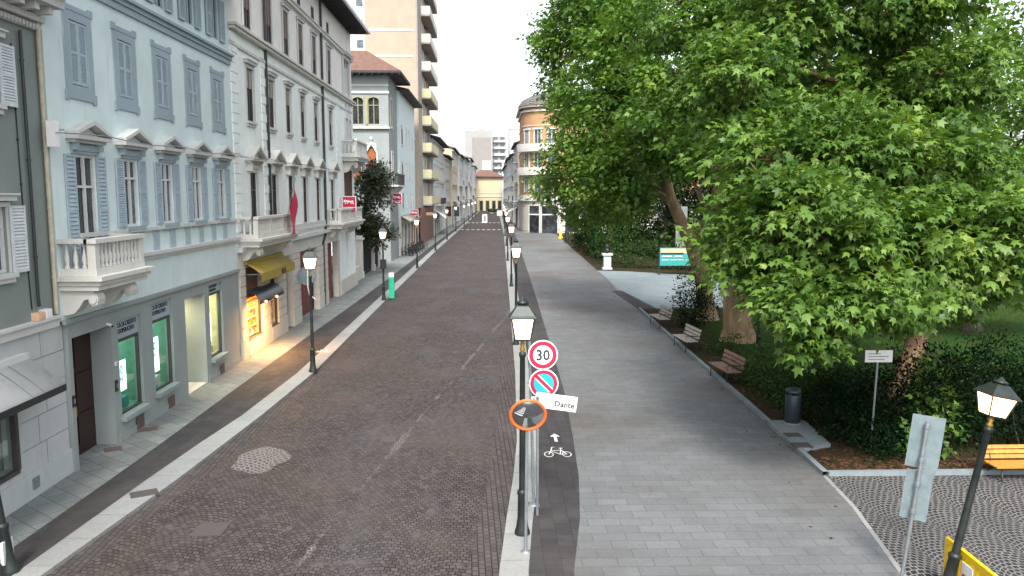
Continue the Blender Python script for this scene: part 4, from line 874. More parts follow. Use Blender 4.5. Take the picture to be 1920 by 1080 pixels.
# ------------------------------------------------------------------ building 5: beige apartment tower
bT = thing('apartment_tower', (-13, 108, 0), 'tall beige apartment tower with stacked balconies on its street side', 'apartment tower')
MB().box(-15.2, -9.0, 100.5, 121, 0, 46).build('wall', 'beige', bT)
f = FS(100.5)
for z in (13.0, 17.9, 22.9, 26.0, 29.8, 34, 38): fbox(MB(), f, -15.2, -9.3, 0, .05, z, z+.22).build('floor_band', 'white_par', bT)
MB().box(-9.0, -8.85, 100.6, 106, 0, 46).build('side_panel', 'tower_side', bT)
fr = FL(-9.0); lev = [5.0+3.45*i for i in range(12)]
for i, z in enumerate(lev):
    if i == 0:
        m = MB(); m.box(-8.998, -7.75, 106, 121, z-.2, z); b0 = m.build('balcony', 'tower_side', bT)
        MB().box(-7.8, -7.7, 106, 121, z+.0, z+1.05).box(-8.95, -7.82, 106, 106.1, z, z+1.05).build('parapet', 'yellow_par', b0, True)
        MB().box(-8.996, -8.93, 107, 120.5, z+.05, z+2.9).build('glazing', 'pane', b0, True)
        m = MB()
        for k in range(9): y = 107+k*1.55; m.box(-8.9, -8.86, y, y+.5+.4*(k % 2), z+.3+.2*(k % 3), z+2.8)
        m.build('blind', 'white_par', b0, True)
        MB().box(-8.9, -8.5, 113.4, 113.6, z, z+3.2).build('divider', 'tower_side', b0, True)
    else: cp(b0, (0, 0, z-lev[0]))
for k, o in enumerate([o for o in bT.children if o.name.startswith('balcony')]):
    if k > 4:
        for c in o.children:
            if c.name.startswith('parapet'): c.data = c.data.copy(); c.data.materials[0] = M['white_par']
MB().box(-9.0, -8.6, 100.6, 121, 0, 4.6).build('ground_floor', 'shutter_br', bT)
# pale block behind the palazzo
t = thing('white_block', (-22, 140, 0), 'pale white apartment block rising behind the palazzo roof left of the beige tower', 'apartment block')
MB().box(-34, -17.5, 140, 150, 0, 42).build('wall', 'white', t); f = FS(140)
w0 = None
for z in (24, 27.4, 30.8, 34.2, 37.6):
    for x in (-25.5, -22, -19):
        if w0 is None: w0 = fbox(MB(), f, x-.7, x+.7, 0, .04, z, z+1.5).build('window', 'frame_w', t); fbox(MB(), f, x-.55, x+.55, .04, .06, z+.12, z+1.4).build('pane', 'pane_l', w0, True); bx, bz = x, z
        else: cp(w0, (x-bx, 0, z-bz))

# ------------------------------------------------------------------ street rows further on
def house(label, X, y0, y1, zt, mat, side=-1, floors=3, nw=4, gz=4.0, depth=10, ww=1.1, roofm='slate', shop='pane', over=.8, trim='stone_w', cat='house', balc=None, rise=1.6, frm='frame_w', awn=None, ped=False):
    fr = FL(X) if side < 0 else FR(X); s = -1 if side < 0 else 1
    t = thing('town_house', (X+s*depth/2, (y0+y1)/2, 0), label, cat)
    fh = (zt-gz-.6)/floors; us = [y0+(y1-y0)*(i+.5)/nw for i in range(nw)]; holes = []
    for j in range(floors):
        z = gz+.6+j*fh
        for u in us: holes.append((u-ww/2, u+ww/2, z+.3, z+.3+min(2.1, fh*.62)))
    b = MB().wall(fr, y0+.02, y1-.02, gz, zt, holes, .25); fbox(b, fr, y0+.02, y1-.02, -depth, -.27, 0, zt); b.build('wall', mat, t)
    w0 = None
    for (a, c, p, q) in holes:
        if w0 is None:
            w0 = window(t, fr, (a+c)/2, p, q, ww, .045, sill=trim, surround=trim, sw=.16, sd=.07, cornice=.2, frame=frm); r0 = (a, p)
            if ped: pediment(w0, fr, (a+c)/2, ww+.8, q+.3, .5, .3, trim)
        else: cp(w0, (0, a-r0[0], p-r0[1]))
    m = MB(); fbox(m, fr, y0+.03, y1-.03, 0, .16, gz+.02, gz+.22); fbox(m, fr, y0+.03, y1-.03, 0, .3, zt-.5, zt-.3); fbox(m, fr, y0+.03, y1-.03, 0, .14, gz+.6+fh-.1, gz+.6+fh+.05); m.build('string_course', trim, t)
    roof(t, fr, y0-.1, y1+.1, over, depth, zt+.14, rise, roofm)
    sh = []; n = max(2, int((y1-y0)/4.5)); L = (y1-y0)/n
    for i in range(n): sh.append((y0+i*L+.7, y0+(i+1)*L-.7, .05, gz-.7))
    MB().wall(fr, y0+.02, y1-.02, 0, gz, sh, .25, d=.02).build('ground_floor', trim, t)
    s0 = None
    for (a, c, p, q) in sh:
        if s0 is None:
            s0 = fbox(MB(), fr, a, c, -.08, -.05, p, q).build('shop_window', shop, t); fm = MB(); fbox(fm, fr, (a+c)/2-.05, (a+c)/2+.05, -.05, .01, p, q); fbox(fm, fr, a, c, -.05, .0, q-.7, q-.62); fm.build('window_frame', 'frame_w', s0, True); a0 = a
        else: cp(s0, (0, a-a0, 0))
    if balc:
        for (a, c, z) in balc:
            m = MB(); fbox(m, fr, a, c, 0, .9, z-.15, z); o = m.build('balcony', trim, t); m = MB(); fbox(m, fr, a, c, .84, .9, z+.9, z+1.)
            k = int((c-a)/.22)
            for i in range(k): fbox(m, fr, a+i*.22, a+i*.22+.08, .84, .9, z, z+.9)
            m.build('railing', 'pipe_dark', o, True)
    return t
house('grey classical house with heavy cornice just beyond the beige tower', -8.6, 121.3, 148, 14.6, 'palegrey', floors=3, nw=8, balc=((125, 140, 4.7),), ped=False, over=1.1, gz=4.4)
house('lower grey house with pilasters beside the yellow one', -8.4, 148.2, 166, 13.2, 'palegrey', floors=2, nw=5, over=.9)
house('pale yellow house on the left row, plain end wall showing', -7.9, 166.2, 190, 15.6, 'yellow', floors=3, nw=6, balc=((172, 180, 4.9),), over=.7)
house('warm white house after the yellow one on the left row', -7.4, 190.2, 214, 15.4, 'warmwhite', floors=3, nw=6, balc=((194, 200, 8.5), (194, 200, 4.9)))
house('light grey house with balconies far down the left row', -6.9, 214.2, 240, 15.8, 'palegrey', floors=3, nw=6, balc=((220, 232, 8.6),))
house('pinkish white house near the far end of the left row', -6.3, 240.2, 272, 16.8, 'warmwhite', floors=3, nw=7, balc=((246, 262, 4.9),))
house('last pale house of the left row before the yellow end house', -5.6, 272.2, 304, 15.5, 'white', floors=3, nw=7)
house('white house on the right row next to the orange corner building', 5.2, 152, 176, 15.8, 'warmwhite', 1, floors=3, nw=6, balc=((155, 162, 8.8), (155, 162, 12.4), (155, 162, 5)))
house('pinkish grey house second on the right row', 5.0, 176.2, 204, 14.8, 'palegrey', 1, floors=3, nw=6, balc=((180, 190, 5),))
house('light blue grey house third on the right row', 4.9, 204.2, 240, 15.4, 'blue_wall', 1, floors=3, nw=8)
house('pale house at the far end of the right row', 4.8, 240.2, 300, 14.6, 'white', 1, floors=3, nw=12)
# end of the street
t = thing('end_house', (-1, 312, 0), 'yellow house with low red roof closing the end of the street', 'house'); f = FS(306)
MB().box(-7.5, 4.4, 306, 320, 0, 12.6).build('wall', 'yellow', t)
m = MB(); m.box(-8, 5, 305, 321, 12.6, 12.9); m.build('eave', 'eave', t)
MB().add([(-8, 305, 12.91), (5, 305, 12.91), (5, 321, 12.91), (-8, 321, 12.91), (-4, 313, 15.6), (0, 313, 15.6)], [(0, 1, 5, 4), (1, 2, 5), (2, 3, 4, 5), (3, 0, 4)]).build('roof', 'tile', t)
m = MB(); fbox(m, f, -7.5, 4.4, 0, .2, 5.2, 5.5); fbox(m, f, -7.5, 4.4, 0, .12, 6.6, 6.75); m.build('string_course', 'white_par', t)
w0 = None
for x in (-6, -3.6, -1.2, 1.2, 3.4):
    if w0 is None: w0 = fbox(MB(), f, x-.8, x+.8, 0, .05, 0, 4).build('door', 'olive', t); fbox(MB(), f, x-.6, x+.6, .05, .08, .1, 3.7).build('pane', 'pane', w0, True); bx = x
    else: cp(w0, (x-bx, 0, 0))
t = thing('far_apartment_block', (-2, 345, 0), 'white high-rise apartment block behind the yellow end house', 'apartment block'); f = FS(335)
MB().box(-10.5, .8, 335, 352, 0, 32.2).box(.8, 6.3, 337, 352, 0, 30).build('wall', 'far_white', t)
m = MB(); fbox(m, f, -7.6, 0.2, 0, .1, 0, 29.5); m.build('front_panel', 'far_front', t)
fbox(MB(), f, -3.4, 0., .1, .16, 12, 20).build('painted_panel', 'pane_l' if False else 'shutter_w', t)
MB().box(-5.5, -2.4, 340, 346, 32.2, 33.6).build('roof_plant', 'tower_side', t)
f2 = FS(337); b0 = None
for k in range(10):
    z = 3+k*2.75
    if b0 is None:
        b0 = fbox(MB(), f2, .9, 6.3, 0, 1.0, z-.15, z).build('balcony', 'far_white', t); fbox(MB(), f2, 1.6, 5.9, .9, 1.0, z, z+.8).build('parapet', 'palegrey', b0, True); fbox(MB(), f2, 1.2, 3, 0, .03, z+.1, z+2.2).build('glazing', 'pane_l', b0, True); fbox(MB(), f2, 4, 5.8, 0, .03, z+.1, z+2.2).build('glazing', 'pane_l', b0, True); bz = z
    else: cp(b0, (0, 0, z-bz))
t = thing('far_pale_block', (11, 360, 0), 'pale cream block partly hidden behind the orange corner building', 'apartment block'); MB().box(8.2, 20, 350, 370, 0, 37).build('wall', 'white', t); fbox(MB(), FS(350), 8.2, 20, 0, .3, 34, 34.4).build('cornice', 'stone_w', t)
t = thing('far_red_roofed_house', (8, 318, 0), 'light blue house with dull red top floor at the right end of the street', 'house'); MB().box(4.4, 12, 306, 330, 0, 15).build('wall', 'blue_wall', t); MB().box(5, 8.5, 305.6, 306, 15, 18).build('top_floor', 'tile', t); MB().box(4.4, 12, 306.01, 330, 15, 18.6).build('roof', 'stone_w', t)

# ------------------------------------------------------------------ orange corner building
bO = thing('orange_corner_building', (12, 138, 0), 'orange rounded corner building with stone balconies and rusticated ground floor', 'building')
c0 = (10.3, 135.5, 0); ro = 4.9
m = MB(); m.lathe([(ro, 5.6), (ro, 20.6)], c0, 40); m.box(10.3, 34, 130.6, 148, 5.6, 20.6); m.box(5.42, 14, 135.5, 151.8, 5.6, 20.6); m.build('wall', 'orange', bO)
m = MB(); m.lathe([(ro+.1, 0), (ro+.1, 5.2)], c0, 40); m.box(10.3, 34, 130.5, 148, 0, 5.2); m.box(5.32, 14, 135.5, 151.8, 0, 5.2); m.build('ground_floor', 'rust', bO)
m = MB()
for z, p, h_ in ((5.2, .5, .25), (5.45, .25, .7), (9.6, .16, .2), (13.4, .16, .2), (17.3, .1, .12), (19.6, .3, .3), (20.3, .7, .3)):
    m.lathe([(ro+p, z), (ro+p, z+h_)], c0, 40); m.box(10.3, 34, 130.6-p, 131, z, z+h_); m.box(5.4-p, 6, 135.5, 151.8, z, z+h_)
m.build('cornice', 'stone', bO)
MB().lathe([(ro+.85, 20.6), (ro+.2, 21.6), (3.2, 22.6), (.3, 23.2)], c0, 32).build('turret_roof', 'slate', bO)
MB().box(10.3, 34, 130, 148, 20.61, 21.2).build('roof', 'slate', bO)
m = MB()
for z in [0.3+i*.5 for i in range(10)]: m.lathe([(ro+.16, z), (ro+.16, z+.4)], c0, 40); m.box(10.3, 34, 130.42, 130.6, z, z+.4)
m.build('rustication', 'rust', bO)
def onring(ang, r): return (c0[0]+r*cos(ang), c0[1]+r*sin(ang))
w0 = None
for ang in (R(-150), R(-122), R(-95)):
    for z in (6.6, 10.4, 14.2):
        px, py = onring(ang, ro-.02); fx = lambda u, d, zz, px=px, py=py, ang=ang: (px+d*cos(ang)-u*sin(ang), py+d*sin(ang)+u*cos(ang), zz)
        o = fbox(fbox(fbox(fbox(MB(), fx, -.75, -.55, 0, .2, z, z+2.5), fx, .55, .75, 0, .2, z, z+2.5), fx, -.9, .9, 0, .28, z+2.5, z+2.75), fx, -.05, .05, 0, .14, z, z+2.5).build('window', 'stone_w', bO)
        fbox(MB(), fx, -.55, .55, -.3, .08, z, z+2.5).build('pane', 'pane_l', o, True)
for z in (9.7, 13.5):
    m = MB(); A = [R(-170+i*8) for i in range(11)]
    for i in range(10):
        a0, a1 = A[i], A[i+1]; q = [(*onring(a0, ro), z-.3), (*onring(a0, ro+1.1), z-.3), (*onring(a1, ro+1.1), z-.3), (*onring(a1, ro), z-.3)]; m.hexa(q+[(x, y, z) for x, y, _ in q])
        q = [(*onring(a0, ro+1.0), z), (*onring(a0, ro+1.12), z), (*onring(a1, ro+1.12), z), (*onring(a1, ro+1.0), z)]; m.hexa(q+[(x, y, z+.95) for x, y, _ in q])
    m.build('balcony', 'stone', bO)
for ang, w_ in ((R(-128), 1.1), (R(-98), 1.4)):
    px, py = onring(ang, ro+.18); fx = lambda u, d, zz, px=px, py=py, ang=ang: (px+d*cos(ang)-u*sin(ang), py+d*sin(ang)+u*cos(ang), zz)
    o = fbox(fbox(fbox(MB(), fx, -w_, -w_+.12, 0, .12, 0, 4.4), fx, w_-.12, w_, 0, .12, 0, 4.4), fx, -w_, w_, 0, .14, 2.9, 3.1).build('entrance', 'frame_w', bO); fbox(MB(), fx, -w_+.1, w_-.1, -.4, .06, 0, 4.4).build('pane', 'pane', o, True)
for x in (13.2, 16.6, 20):
    o = fbox(fbox(fbox(MB(), FS(130.42), x-1.2, x-1.08, 0, .1, .4, 4.4), FS(130.42), x+1.08, x+1.2, 0, .1, .4, 4.4), FS(130.42), x-1.2, x+1.2, 0, .12, 2.2, 2.32).build('shop_window', 'frame_w', bO); fbox(MB(), FS(130.42), x-1.1, x+1.1, -.2, .05, .3, 4.4).build('pane', 'pane', o, True)
# reclining stone figures on the cornice
m = MB(); sx, sy, sz = 9.2, 130.2, 6.3
m.tube([(sx-.9, sy, sz+.2), (sx-.2, sy-.1, sz+.45), (sx+.3, sy, sz+.5), (sx+.5, sy, sz+1.1), (sx+.5, sy, sz+1.5)], [.12, .2, .3, .28, .1], 8); m.ball((sx+.5, sy-.05, sz+1.75), (.18, .18, .22)); m.tube([(sx+.5, sy, sz+1.4), (sx+.95, sy, sz+1.0), (sx+1.0, sy, sz+.5)], [.11, .09, .07], 6); m.tube([(sx+.45, sy, sz+1.35), (sx, sy-.1, sz+1.5), (sx-.3, sy-.1, sz+1.9)], [.11, .09, .06], 6); m.tube([(sx+.3, sy-.1, sz+.45), (sx-.3, sy-.2, sz+.75), (sx-.7, sy-.15, sz+.15)], [.2, .16, .09], 7)
m.box(sx-1.2, sx+1.3, sy-.4, sy+.4, sz-.15, sz+.15)
o = m.build('stone_figure', 'stone_w'); tag(o, 'pale reclining stone figure above the rusticated corner entrance', 'statue')

# ------------------------------------------------------------------ street lanterns
def lantern(name, loc, label, group='lit street lanterns', glass='lamp_lit', rz=0., hang=False):
    t = thing(name, loc, label, 'street lamp', group, rz)
    m = MB(); m.lathe([(.15, 0), (.15, .05), (.12, .12), (.095, .3), (.085, .75), (.1, .78), (.1, .83), (.07, .86)], n=10, rot=.3); m.build('base', 'lantern_metal', t, True)
    m = MB(); m.lathe([(.062, .86), (.055, 2.0), (.048, 3.35), (.065, 3.37), (.065, 3.43), (.05, 3.45)], n=10); m.build('pole', 'lantern_metal', t, True)
    m = MB(); m.lathe([(.03, 3.45), (.055, 3.5), (.03, 3.55), (.05, 3.6), (.03, 3.64), (.09, 3.7)], n=10); m.build('collar', 'gold', t, True)
    rr = .7071
    m = MB(); m.lathe([(.185, 3.70), (.275, 4.08)], n=4, rot=PI/4, smooth=False); g = m.build('lantern_glass', glass, t, True)
    m = MB()
    for k in range(4):
        a = PI/4+k*PI/2; m.bar((.19*cos(a), .19*sin(a), 3.69), (.283*cos(a), .283*sin(a), 4.08), .02)
    m.lathe([(.19, 3.67), (.195, 3.705)], n=4, rot=PI/4, smooth=False); m.build('lantern_frame', 'lantern_metal', t, True)
    m = MB(); m.lathe([(.345, 4.08), (.345, 4.1), (.30, 4.14), (.15, 4.3), (.11, 4.32)], n=4, rot=PI/4, smooth=False); r = m.build('lantern_roof', 'lantern_metal', t, True)
    m = MB(); m.lathe([(.08, 4.32), (.11, 4.34), (.11, 4.37), (.05, 4.4), (.02, 4.45)], n=8); m.build('finial', 'lantern_metal', r, True)
    return t
first = lantern('street_lamp', (.57, 14.3, 0), 'nearest lit lantern post, left of the thirty sign and round mirror')
LL = [(-6.36, 28.2, 'lit lantern post on the left kerb in front of the yellow awning shop'), (-6.4, 47.6, 'lit lantern post on the left kerb beside the green totem'), (-6.3, 68.4, 'lit lantern post on the left kerb before the café tables, third along'), (-6.2, 89.8, 'lit lantern post, fourth along the left kerb past the café'), (-6.1, 112, 'lit lantern post, fifth along the left kerb beside the tower foot'), (-5.9, 136, 'lit lantern post, sixth along the left kerb before the crosswalk'), (-5.3, 160, 'lit lantern post on the left kerb just past the first crosswalk'), (-5.0, 183, 'small far lantern post on the left kerb past the second crosswalk'), (-4.7, 206, 'tiny far lantern post, ninth along the left kerb'), (-4.4, 230, 'tiniest farthest lantern post of the left row')]
for x, y, l in LL: clone(first, (x, y, 0), label=l)
RR = [(1.05, 33.2, 'second lit lantern post on the right kerb, directly behind the nearest'), (1.4, 54.6, 'third lit lantern post on the right kerb before the side path'), (1.6, 76, 'fourth lit lantern post on the right kerb'), (1.9, 98, 'fifth lit lantern post on the right kerb near the crossing'), (2.15, 121, 'sixth lit lantern post on the right kerb at the crossing'), (2.5, 146, 'far small lantern post on the right kerb at the first crosswalk'), (2.8, 172, 'farthest small lantern post of the right row')]
for x, y, l in RR: clone(first, (x, y, 0), label=l)
p = clone(first, (7.18, 11.85, -.0), .35, 'warm lit lantern post standing on the fan cobbles behind the yellow barrier'); p.rotation_euler = (R(-1.), R(11.5), .0); p.scale = (1, 1, .80)
for c in p.children:
    if c.name.startswith('lantern_glass'): c.data = c.data.copy(); c.data.materials[0] = M['lamp_warm']
t = thing('park_lamp_post', (10.35, 30.3, 0), 'unlit black lamp post among the leaves beside the big trunk', 'street lamp')
MB().lathe([(.13, 0), (.12, .1), (.09, .3), (.085, .8), (.1, .84), (.06, .88)], n=10).build('base', 'lantern_metal', t, True); MB().lathe([(.055, .88), (.045, 3.5)], n=10).build('pole', 'lantern_metal', t, True); MB().lathe([(.2, 3.6), (.3, 4.1), (.36, 4.12), (.1, 4.45)], n=4).build('lantern', 'lantern_metal', t, True)
t = clone(first, (-8.07, 13.0, 0), .0, 'dark lamp post cut off by the bottom left corner'); t.rotation_euler = (0, R(-6), 0)
t = thing('pole_box', (-8.02, 13.0, .2), 'pale notice strapped to the post in the bottom left corner', 'notice'); MB().box(-.13, -.1, -.12, .12, 0, .35).build('notice_sheet', 'sign_white', t, True); MB().box(-.1, -.06, -.14, .14, -.02, .37).build('backing_board', 'shutter_w', t, True)

# ------------------------------------------------------------------ traffic mirror and signs on the right kerb
def disc(mb, c, r, y0, y1, n=40): mb.prism([(c[0]+r*cos(2*PI*k/n), c[1]+r*sin(2*PI*k/n)) for k in range(n)], -y0, -y1, FS(0))
t = thing('traffic_mirror', (.6, 13.5, 0), 'round orange rimmed traffic mirror on a thin post at the kerb', 'traffic mirror')
MB().tube([(0, .03, 0), (0.02, .03, 2.6)], .03, 10).build('post', 'galv', t, True); MB().lathe([(.09, .0), (.09, .015), (.04, .03)], c=(0, .03, 0), n=12).build('foot_plate', 'galv', t, True)
m = MB(); n = 40; rg = 8; vs = [(0, 0, 0)]
mr = .29
for i in range(1, rg+1):
    r = mr*i/rg; vs += [(r*cos(2*PI*k/n), .085*(i/rg)**2, r*sin(2*PI*k/n)) for k in range(n)]
fs = [(0, 1+k, 1+(k+1) % n) for k in range(n)]+[(1+(i-1)*n+k, 1+i*n+k, 1+i*n+(k+1) % n, 1+(i-1)*n+(k+1) % n) for i in range(1, rg) for k in range(n)]
rot = Matrix.Rotation(R(20), 4, 'X') @ Matrix.Rotation(R(0), 4, 'Z')
def tf(v): q = rot @ Vector(v); return (q.x+.03, q.y-.19, q.z+2.5)
MB().add([tf(v) for v in vs], fs, True).build('mirror_face', 'mirror', t, True)
m = MB(); m.tube([tf(((mr+.012)*cos(2*PI*k/n), .085, (mr+.012)*sin(2*PI*k/n))) for k in range(n+1)], .026, 8, False); m.build('mirror_rim', 'mirror_or', t, True)
MB().add([tf((mr*cos(2*PI*k/n), .1, mr*sin(2*PI*k/n))) for k in range(n)], [tuple(range(n))]).build('mirror_back', 'galv', t, True)
t = thing('sign_post', (.86, 15.7, 0), 'thin sign post carrying round 30 limit and no parking signs', 'traffic sign')
MB().tube([(0, .0, 0), (-.1, 0, 3.5)], .03, 10).build('post', 'galv', t, True); MB().lathe([(.16, .0), (.16, .012), (.04, .03)], n=4, rot=PI/4).build('foot_plate', 'galv', t, True)
yf = -.06
m = MB(); disc(m, (.17, 3.12), .30, yf, yf+.02); s1 = m.build('speed_sign', 'sign_white', t, True, 'round white sign with red ring reading 30')
def ring(c, r0, r1, y, n=40): 
    m = MB(); o = [(c[0]+r1*cos(2*PI*k/n), y, c[1]+r1*sin(2*PI*k/n)) for k in range(n)]+[(c[0]+r0*cos(2*PI*k/n), y, c[1]+r0*sin(2*PI*k/n)) for k in range(n)]
    m.add(o, [(k, (k+1) % n, n+(k+1) % n, n+k) for k in range(n)]); return m
ring((.17, 3.12), .195, .275, yf-.003).build('red_ring', 'sign_red', s1, True)
tx = text('30', .30, lambda u, d, z: (u, yf-.002-d, z), .17, 0, 3.015, 'lettering', 'black', s1, 'CENTER', .002, .95, True)
m = MB(); disc(m, (.19, 2.54), .295, yf, yf+.02); s2 = m.build('no_parking_sign', 'sign_white', t, True, 'round no parking sign, blue with red ring and slash')
m = MB(); n = 40; m.add([(.19+.2*cos(2*PI*k/n), yf-.002, 2.54+.2*sin(2*PI*k/n)) for k in range(n)], [tuple(range(n))]); m.build('blue_disc', 'sign_blue', s2, True)
ring((.19, 2.54), .2, .27, yf-.004).build('red_ring', 'sign_red', s2, True)
m = MB(); m.add([(.19+a*.7071+c*.7071, yf-.0055, 2.54-a*.7071+c*.7071) for a, c in ((-.22, -.035), (.22, -.035), (.22, .035), (-.22, .035))], [(0, 1, 2, 3)]); m.build('red_slash', 'sign_red', s2, True)
m = MB(); m.add([(.19+a*.7071+c*.7071, yf-.005, 2.54-a*.7071+c*.7071) for a, c in ((-.21, -.055), (.21, -.055), (.21, .055), (-.21, .055))], [(0, 1, 2, 3)]); m.build('slash_border', 'sign_white', s2, True)
m = MB(); m.box(-.06, .43, yf, yf+.02, 2.06, 2.27); s3 = m.build('supplementary_plate', 'sign_white', t, True)
m = MB()
for a in (0, .12, .22): m.box(a, a+.09, yf-.004, yf-.001, 2.12+.0, 2.15)
m.build('plate_marks', 'black', s3, True)
m = MB()
for z in (3.1, 2.55, 2.15): m.box(-.14, .1, yf+.021, yf+.04, z-.02, z+.02)
m.build('bracket', 'galv', t, True)
t = thing('street_name_sign', (.95, 15.2, 2.3), 'white street name plate reading Dante, tilted below the no parking sign', 'street sign')
fq = lambda u, d, z: (u*cos(-.14)-0-z*sin(-.14)*1.0, -d, u*sin(-.14)+z*cos(-.14))
MB().box(-.1, .72, 0, .02, -.13, .17, fq).build('plate', 'sign_white', t, True)
text('Dante', .16, fq, .28, .022, -.06, 'lettering', 'black', t, local=True, sx=1.0)
MB().box(-.14, .12, -.045, -.002, -.02, .03, fq).build('clamp', 'galv', t, True)
MB().tube([(-.05, -.05, -2.3), (-.05, -.05, .1)], .028, 8).build('post', 'galv', t, True)
# sign seen from behind, lower right
t = thing('road_sign', (6.62, 12.15, 0), 'tall grey-blue sign plate seen from behind on a leaning steel post', 'traffic sign')
lean = lambda z: (.055*z/1., 0)
def lp(x, y, z): return (x+.105*z, y+.0*z, z)
MB().tube([lp(0, 0, 0), lp(0, 0, 2.72)], .032, 10).build('post', 'galv', t, True)
tv = Vector((.62, -.55, 0)).normalized()
def q4(s0, s1, z0, z1, th=.02, tilt=0.):
    o = Vector((tv.y, -tv.x, 0))*-.05
    a = [Vector(lp(0, 0, z))+tv*s+o for s, z in ((s0, z0), (s1, z0-tilt), (s1, z1-tilt), (s0, z1))]; k = o.normalized()*th
    return a+[v+k for v in a]
MB().hexa(q4(-.24, .24, 1.95, 2.8)).build('sign_panel', 'galv_blue', t, True); MB().hexa(q4(-.2, .2, 1.1, 1.9)).build('lower_panel', 'galv_blue', t, True)
for z in (2.65, 2.1, 1.7, 1.25): MB().tube([lp(0, 0, z-.03), lp(0, 0, z+.03)], .05, 8).build('clamp', 'galv', t, True)
# yellow plastic barrier
_a = G(1783, 1012, .74); _b = G(1868, 1080, .74)
t = thing('plastic_barrier', (_a.x, _a.y, 0), 'yellow plastic work barrier with slots in the bottom right corner', 'barrier', rz=math.atan2(_b.y-_a.y, _b.x-_a.x))
m = MB(); w_, h_ = 1.3, .74
m.box(-.12, w_, -.03, .03, h_-.1, h_); m.box(-.12, w_, -.03, .03, .06, .16)
x = -.12
for i in range(9):
    m.box(x, x+.09, -.028, .028, .161, h_-.101); x += .1663
m.box(-.05, .2, -.2, .2, 0, .05); m.box(w_-.3, w_-.05, -.2, .2, 0, .05)
m.build('barrier_panel', 'yel_plastic', t, True); MB().box(.42, .72, -.045, -.031, .3, .58).build('sticker', 'sign_white', t, True); MB().box(.46, .68, -.05, -.046, .34, .4).build('sticker_print', 'sign_red', t, True)

# ------------------------------------------------------------------ park furniture
def bench(loc, rz, label, wood, arms=True, iron='iron', group='park benches'):
    t = thing('park_bench', loc, label, 'bench', group, rz)
    def slat(name, y, z, tilt=0., w=.11, t_=.035):
        m = MB(); c, s = cos(tilt), sin(tilt)
        m.hexa([(sx*.85, y+a*c-b_*s, z+a*s+b_*c) for b_ in (-t_/2, t_/2) for (sx, a) in ((-1, -w/2), (1, -w/2), (1, w/2), (-1, w/2))]); return m
    st = MB()
    for y in (.0, .13, .26, .39): q = slat('', -.2+y, .45); o = len(st.v); st.v += q.v; st.f += [[i+o for i in f_] for f_ in q.f]; st.mi += q.mi; st.sm += q.sm
    st.build('seat', wood, t, True)
    bk = MB()
    for i in range(3): q = slat('', .27+.035*i, .58+.14*i, R(75)); o = len(bk.v); bk.v += q.v; bk.f += [[i2+o for i2 in f_] for f_ in q.f]; bk.mi += q.mi; bk.sm += q.sm
    bk.build('backrest', wood, t, True)
    for sx in (-.7, .7):
        m = MB(); m.tube([(sx, -.22, 0), (sx, -.2, .42), (sx, .22, .42), (sx, .36, .92)], .022, 6); m.tube([(sx, .3, 0), (sx, .2, .42)], .022, 6)
        if arms: m.tube([(sx, -.2, .42), (sx, -.22, .62), (sx, .0, .66), (sx, .26, .62)], .018, 6)
        m.build('leg', iron, t, True)
    return t
g = G(1358, 714); bench((g.x, g.y, .02), R(-84), 'reddish slatted bench nearest the litter bin along the plaza edge', 'wood_r')
g = G(1284, 655); bench((g.x, g.y, .02), R(-84), 'grey bench with iron arms beside the dark shrub, middle of the three', 'wood_g')
g = G(1236, 612); bench((g.x, g.y, .02), R(-84), 'pale bench half hidden at the corner of the side path', 'wood_g')
bench((11.95, 16.95, .0), 0, 'orange varnished bench against the hedge behind the warm lantern', 'wood_o', False).scale = (1, 1, .72)
g = G(1485, 800); t = thing('litter_bin', (g.x+.0, g.y, .11), 'dark blue-grey cylindrical litter bin before the hedge', 'litter bin')
MB().lathe([(.19, 0), (.21, .02), (.21, .78), (.2, .8)], n=20).build('body', 'bin', t, True); MB().lathe([(.21, .86), (.215, .88), (.19, .95), (.05, .97)], n=20).build('lid', 'bin', t, True); MB().lathe([(.23, -.0), (.23, .03)], n=20).build('base_ring', 'kerb', t, True)
m = MB()
for k in range(4): a = PI/4+k*PI/2; m.bar((.19*cos(a), .19*sin(a), .79), (.19*cos(a), .19*sin(a), .87), .04)
m.build('lid_support', 'bin', t, True)
t = thing('park_sign', (9.45, 19.1, 0), 'white plate sign on a thin grey pole before the slanting trunk', 'sign')
MB().tube([(0, 0, 0), (.06, 0, 2.25)], .028, 8).build('post', 'galv', t, True); MB().box(-.28, .4, -.05, -.03, 2.2, 2.5).build('plate', 'sign_white', t, True); m = MB()
for k, w_ in enumerate((.4, .5, .3)): m.box(-.2, -.2+w_, -.056, -.051, 2.26+k*.07, 2.285+k*.07)
m.build('plate_text', 'galv', t, True)
t = thing('information_board', (14.45, 62, 0), 'turquoise information board with orange picture on two posts by the side path', 'information board')
for x in (-1.3, 1.3): MB().box(x-.04, x+.04, -.04, .04, 0, 2.2).build('post', 'bin', t, True)
MB().box(-1.26, 1.26, -.03, .02, .75, 2.15).build('panel', 'teal', t, True); MB().box(-1.2, .9, -.036, -.031, 1.72, 2.08).build('picture', 'peach', t, True)
m = MB(); m.box(-1.2, .6, -.037, -.0365, 1.62, 1.75); m.build('dark_stripe', 'wood_door', t, True)
m = MB()
for a, c, z in ((-1.1, -.3, 1.45), (-.1, .5, 1.45), (-1.1, -.6, 1.18), (-.45, .1, 1.18), (.2, .9, 1.18)): m.box(a, c, -.036, -.031, z, z+.07)
m.build('panel_text', 'sign_white', t, True)
g = G(1138, 505); t = thing('white_pedestal', (g.x, g.y, 0), 'white stone pedestal with a small dark bust among the shrubs', 'pedestal')
